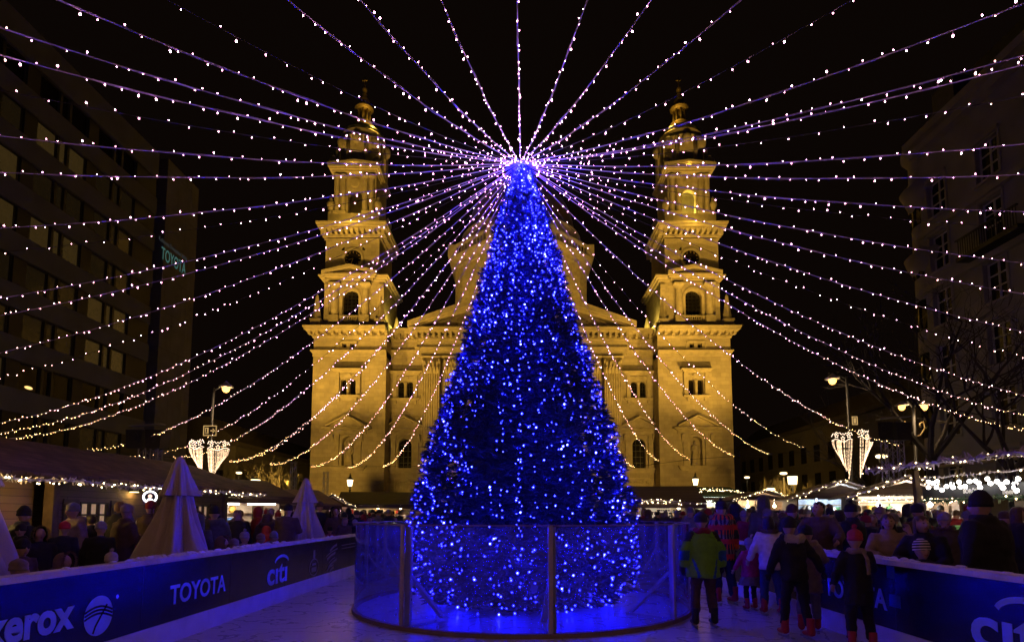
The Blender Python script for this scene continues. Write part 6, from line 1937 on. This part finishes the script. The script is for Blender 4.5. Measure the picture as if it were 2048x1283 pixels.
dress('skater', f, 'skater in off white padded jacket with dark fur collar and blue jeans', ground_at(1541, 9.0), 9.0, -.1, 1.5, .02, coat=dict(hem=.80, w_=1.05, mats=[WHITEC], puff=.05, seed=7), trous=dict(mats=[JEANS], boot=.12, seed=8), boots=REDBOOT, gear=[('bob', [HAIRD], 'hair')], voxel=.012, extra=furcollar(FUR))
# dark walker
f = Fig(kid=.45, lean=.12, legs=((.22, .0), (-.12, .03)), arms=((V(-.1, .05, -.26), V(-.02, .1, -.23)), (V(.16, -.08, -.24), V(.1, -.02, -.22))))
dress('skater', f, 'skater in black jacket with beige hood lining and red skates, stepping forward', ground_at(1587, 7.35), 7.35, .05, 1.47, .02, gloves=BLK, coat=dict(hem=.84, mats=[BLK, CREAM], hood=True, colour=lambda c: 1 if (c.z > 1.40 and c.y < -.04) else 0, seed=9), trous=dict(w_=.88, mats=[BLK], boot=.12, seed=10), boots=REDBOOT, gear=[('beanie', [cloth('black_knit', (.02, .017, .018))], 'hat')], voxel=.011)
# grey coat child at the board
f = Fig(kid=.6, lean=.05, turn=-.9, legs=((.05, .02), (.25, .02)), arms=((V(-.05, .15, -.2), V(.0, .22, -.02)), (V(.1, .1, -.22), V(.05, .2, .0))))
dress('skater', f, 'child in long taupe padded coat and navy cap holding on to the board', ground_at(1640, 7.7)-.18, 7.7, -.45, 1.36, .02, coat=dict(hem=.66, w_=1.0, mats=[TAUPE], puff=.07, flare=.02, hood=True, seed=11), trous=dict(mats=[GREYC], boot=.12, seed=12), boots=REDBOOT, gear=[('beanie', [DNAVY], 'hat')], voxel=.012)
# red hat child at the board
f = Fig(kid=.6, lean=.05, turn=.0, legs=((.05, .02), (.0, .04)), arms=((V(-.12, .02, -.26), V(-.02, .1, -.2)), (V(.1, .12, -.22), V(.05, .22, .02))))
dress('skater', f, 'child in dark coat with red patterned hat and striped scarf close to the board', ground_at(1722, 6.65)-.05, 6.65, -.2, 1.33, .02, coat=dict(hem=.68, mats=[BLK], seed=13), trous=dict(mats=[BLK], boot=.12, seed=14), boots=REDBOOT, gear=[('bobble', [cloth('red_knit', (.45, .04, .05))], 'hat')], voxel=.011, extra=scarf(cloth('striped_scarf', (.26, .2, .15)), .05, 1.47, True))
# onlookers behind the right board
def looker(*a, **k): return dress('onlooker', *a, skates=False, group=None, **k)
f = Fig(lean=.22, turn=-.55, nod=-.35, arms=((V(-.12, .16, -.2), V(.02, .25, -.08)), (V(.12, .16, -.2), V(-.04, .25, -.08))))
looker(f, 'man in dark brown jacket bending over the board to look down at a skating child', ground_at(1650, 9.3)+.02, 9.45, 2.55, 1.80, coat=dict(hem=.76, w_=1.12, mats=[cloth('walnut', (.11, .07, .045))], seed=15, collar=.02), trous=dict(mats=[BLK], seed=3), boots=BLKBOOT, gear=[('short', [HAIRD], 'hair')], voxel=.010)
f = Fig(turn=-.15, tilt=.14, nod=-.05, arms=((V(-.1, .2, -.2), V(.06, -.02, .27)), (V(.12, .14, -.22), V(-.1, .2, -.04))))
looker(f, 'woman with long hair and beige jacket resting her cheek on her hand', ground_at(1778, 7.6), 7.6, 2.85, 1.60, coat=dict(hem=.78, w_=1.0, mats=[cloth('sand', (.32, .23, .16))], seed=16, collar=.03), trous=dict(mats=[BLK], seed=3), boots=BLKBOOT, gear=[('long', [HAIRB], 'hair')], voxel=.009)
f = Fig(kid=.9, turn=.6, nod=-.1)
def stripecol(c): return 1 if int(math.floor((c.z)*60)) % 2 else 0
b = looker(f, 'child in black and white striped hat just behind the board', ground_at(1776, 6.3)+.55, 6.55, 2.5, 1.27, coat=dict(hem=.7, mats=[DNAVY], seed=17), trous=dict(mats=[BLK]), boots=BLKBOOT, gear=[('beanie', [BLK, WHITEC], 'hat')], voxel=.012)
for ch in b.children:
    if ch.name.startswith('hat'):
        ch.data.materials.clear(); [ch.data.materials.append(q) for q in (BLK, WHITEC)]
        ch.data = headgear('beanie', [BLK, WHITEC], 1.25, 3, True)
        for p_ in ch.data.polygons: p_.material_index = (p_.index//36) % 2
f = Fig(lean=.12, turn=.9, nod=-.1, arms=((V(-.1, .1, -.24), V(.04, .22, -.08)), (V(.12, .1, -.24), V(-.1, .22, -.06))))
looker(f, 'woman with short chestnut hair and black coat looking along the board', ground_at(1853, 7.0), 7.0, 2.2, 1.58, coat=dict(hem=.7, w_=1.1, mats=[BLK], seed=18, collar=.03), trous=dict(mats=[BLK]), boots=BLKBOOT, gear=[('bob', [HAIRB], 'hair')], voxel=.010)
f = Fig(lean=.03, turn=.35)
looker(f, 'large man in dark cap and black coat with his back turned at the right edge', ground_at(1975, 6.3), 6.3, .35, 1.80, coat=dict(hem=.6, w_=1.36, mats=[BLK], seed=19, collar=.04), trous=dict(mats=[BLK]), boots=BLKBOOT, gear=[('pointed', [BLK], 'hat')], voxel=.012)
f = Fig(turn=.3)
looker(f, 'elderly woman in pale knit cap facing the rink between the two coated onlookers', ground_at(1892, 9.2), 9.2, 2.9, 1.60, coat=dict(hem=.7, w_=1.1, mats=[cloth('dusky', (.07, .05, .05))], seed=20), trous=dict(mats=[BLK]), boots=BLKBOOT, gear=[('beanie', [LILAC], 'hat')], voxel=.013, extra=furcollar(FUR))
# ---------------------------------------------------------------- the crowd: a few built figures, copied
crowd_b = []
for kid, lean, turn, arms in ((0, .02, 0, None), (0, .05, .25, ((V(-.08, .05, -.27), V(.06, .2, .06)), (V(.08, .05, -.27), V(-.08, .2, .04)))), (.7, .02, 0, None)):
    f = Fig(kid=kid, lean=lean, turn=turn, arms=arms)
    crowd_b.append((f, f.body(0, .016), f.body(1, .016),
        [f.coat(hem=.72, voxel=.028, mats=[BLK], seed=30), f.coat(hem=.6, w_=1.12, voxel=.028, mats=[BLK], hood=True, seed=31), f.coat(hem=.8, w_=1.08, puff=.05, voxel=.028, mats=[BLK], collar=.04, seed=32)], f.trousers(voxel=.03, mats=[BLK])))
HG = {k: headgear(k, [BLK, FUR], 1.03, 5) for k in ('beanie', 'bobble', 'pointed', 'hood', 'short', 'long', 'bob')}
COATS = [('black', BLK, 9), ('dark navy', DNAVY, 7), ('dark brown', DBROWN, 6), ('grey', GREYC, 4), ('olive', OLIVE, 4), ('dark red', DRED, 3), ('taupe', TAUPE, 2), ('pale', LGREY, 1), ('bright red', REDC, .6)]
HATC = [('black', BLK), ('navy', DNAVY), ('grey', GREYC), ('brown', TAUPE), ('red', DRED), ('dark brown', DBROWN)]
HAIRC = [('dark', HAIRD), ('dark', HAIRD), ('chestnut', HAIRB), ('blonde', HAIRG), ('grey', HAIRGR)]
rc = random.Random(77)
def pick(lst):
    tot = sum(q[2] for q in lst); u = rc.uniform(0, tot)
    for q in lst:
        u -= q[2]
        if u <= 0: return q
    return lst[-1]
def crowd(x, y, rz, h, where, v=None, coatc=None, hat=None, label=None, group='people in the market crowd'):
    kid = h < 1.35
    v = (2 if kid else rc.choice((0, 0, 1))) if v is None else v
    f, b0, b1, coats, tr = crowd_b[v]
    body = link('person', rc.choice((b0, b1))); k = h/1.75
    body.location = (x, y, 0); body.rotation_euler.z = rz; body.scale = (k*rc.uniform(.95, 1.1), k, k)
    cn, cm = coatc or pick(COATS)[:2]
    c = link('coat', rc.choice(coats), body); c.material_slots[0].link = 'OBJECT'; c.material_slots[0].material = cm
    t_ = link('trousers', tr, body)
    if hat is None:
        kind = rc.choice(('beanie', 'beanie', 'bobble', 'pointed', 'hood', 'hood', 'beanie', 'short', 'long', 'bob'))
        hn, hm = rc.choice(HATC) if kind in ('beanie', 'bobble', 'pointed') else (cn, cm) if kind == 'hood' else rc.choice(HAIRC)
    else: kind, hn, hm = hat
    isH = kind in ('short', 'long', 'bob')
    g_ = link('hair' if isH else 'hat', HG[kind], body); M = f.hr.to_4x4(); M.translation = f.hc; g_.matrix_local = M
    if f.k != 1: g_.scale = (f.k,)*3
    g_.material_slots[0].link = 'OBJECT'; g_.material_slots[0].material = hm
    kn = {'beanie': 'knit cap', 'bobble': 'bobble hat', 'pointed': 'pointed cap', 'hood': 'furry hood', 'short': 'short hair', 'long': 'long hair', 'bob': 'bobbed hair'}[kind]
    lab_ = label or f'{"child" if kid else "person"} in {cn} coat with {hn} {kn} {where}'
    if len(lab_.split()) > 16: lab_ = lab_.replace(' fur edged', ' furry').replace(' on the right', '').replace('dark brown', 'brown')
    tag(body, lab_, 'person', group)
    return body
G2 = 'onlookers by the left board'
def at(px, X): return X*F/(px-CX)
def lk(px, pyt, X, rz, where_lab, coatc, hat, **k):
    Y = at(px, X); h = 1.6-(pyt-1027)/F*Y
    h = max(.95, h/1.03)
    crowd(X, Y, rz, h, '', coatc=coatc, hat=hat, label=where_lab, group=G2, **k)
lk(133, 1040, -7.6, .3, 'person in dark blue coat and round red hat before the chalet post', ('dark navy', DNAVY), ('beanie', 'red', REDC), v=0)
lk(205, 1040, -6.9, .2, 'person in black coat and pale grey cap next to the red hatted one', ('black', BLK), ('beanie', 'lilac', LILAC), v=0)
lk(188, 1025, -8.3, 1.3, 'dark haired man in black coat in front of the shuttered chalet window', ('black', BLK), ('short', 'dark', HAIRD), v=0)
lk(48, 1043, -8.0, -2.6, 'smiling person in black cap facing the rink at the far left', ('black', BLK), ('beanie', 'black', BLK), v=0)
lk(85, 1049, -7.2, -2.2, 'person in dark hood left of the red hatted one', ('black', BLK), ('hood', 'black', BLK), v=0)
lk(52, 1076, -6.2, -2.0, 'child in dark coat and black cap with pale scarf at the left board', ('dark brown', DBROWN), ('beanie', 'black', BLK), v=2)
lk(135, 1103, -5.15, -1.7, 'child with wide furry hood over a pale cap close to the left board', ('dark brown', DBROWN), ('hood', 'brown', FUR), v=2)
lk(229, 1103, -4.9, .1, 'small child in pale knit cap peeking over the left board', ('dark navy', DNAVY), ('bobble', 'cream', CREAM), v=2)
lk(44, 1117, -5.0, -1.2, 'child in brown knit hat at the left end of the board', ('dark brown', DBROWN), ('beanie', 'brown', TAUPE), v=2)
lk(262, 1030, -8.2, .2, 'person in grey knit cap and dark coat by the chalet door', ('dark navy', DNAVY), ('beanie', 'grey', GREYC), v=0)
lk(282, 1036, -8.0, -.5, 'child in red coat and white cap by the chalet door', ('dark red', DRED), ('beanie', 'white', WHITEC), v=0)
lk(437, 1042, -6.3, -.7, 'person in olive coat with white hood lining behind the middle parasol', ('olive', OLIVE), ('short', 'dark', HAIRD), v=0)
lk(484, 1032, -7.2, .4, 'long haired blonde person in black coat beyond the middle parasol', ('black', BLK), ('long', 'blonde', HAIRG), v=0)
lk(491, 1062, -5.1, -1.8, 'child in lilac bobble hat at the left board', ('taupe', TAUPE), ('bobble', 'lilac', LILAC), v=2)
lk(447, 1070, -5.0, -1.5, 'child in dark furry hood at the left board beside the middle parasol', ('black', BLK), ('hood', 'brown', FUR), v=2)
lk(470, 1076, -4.9, -1.4, 'child in brown cap at the left board', ('taupe', TAUPE), ('beanie', 'brown', TAUPE), v=2)
lk(536, 1050, -6.0, .6, 'child in bright orange red hooded suit among the left onlookers', ('orange red', ORANGE), ('hood', 'orange', ORANGE), v=2)
lk(549, 1063, -5.0, -1.4, 'child in pale pointed cap at the left board', ('grey', GREYC), ('pointed', 'pale', LGREY), v=2)
lk(523, 1066, -5.2, -1.4, 'child in taupe cap and pale jacket at the left board', ('pale', LGREY), ('beanie', 'taupe', TAUPE), v=2)
lk(690, 1024, -5.6, .5, 'person in dark blue coat and dark cap right of the smallest parasol', ('dark navy', DNAVY), ('pointed', 'navy', DNAVY), v=0)
lk(662, 1052, -5.4, .2, 'child in red coat and dark cap right of the smallest parasol', ('dark red', DRED), ('beanie', 'black', BLK), v=2)
lk(710, 1037, -5.2, -.6, 'person in pale cap beside the left edge of the enclosure', ('black', BLK), ('beanie', 'lilac', LILAC), v=0)
# scattered through the market
zones = [(-9.0, -4.8, 9.5, 24, 64, 'behind the left board', 0), (-16, -6.3, 25.5, 35, 40, 'before the dark tarpaulin stall', 0), (4.8, 10.0, 9.0, 17, 58, 'behind the right board', 1), (6.0, 13.2, 16, 24, 64, 'before the gabled stalls on the right', 1), (4.5, 9.5, 20.5, 29, 30, 'before the notice board stall', 1)]
placed = [(o.location.x, o.location.y) for o in bpy.data.objects if o.name.startswith('person') and o.parent is None]
heads_ = []
for x0, x1, y0, y1, n, where, sd in zones:
    got = 0; tries = 0
    while got < n and tries < n*40:
        tries += 1
        x, y = rc.uniform(x0, x1), rc.uniform(y0, y1)
        if any((x-a)**2+(y-b)**2 < .42**2 for a, b in placed): continue
        if x < -8.6 and y < 19 or x > -5.6 and x < 0 and y < 24 and rc.random() < .5 or (x > 9.6 and y < 16.0): continue
        h = rc.gauss(1.68, .09) if rc.random() > .14 else rc.uniform(1.05, 1.3)
        q = proj((x, y, h))
        if q is None or not (-20 < q[0] < 2070): continue
        if 800 < q[0] < 1285 and y > 11: continue
        r_px = .1*F/y
        if any(abs(q[0]-a) < (r_px+c)*.34 and yb_ < y and q[1] > b-.3*c for a, b, c, yb_ in heads_): continue
        heads_.append((q[0], q[1], r_px, y)); placed.append((x, y)); got += 1
        crowd(x, y, rc.choice((rc.uniform(-.6, .6), rc.uniform(-.6, .6), rc.uniform(2.4, 3.9), rc.uniform(0, 6.28))), h, where)
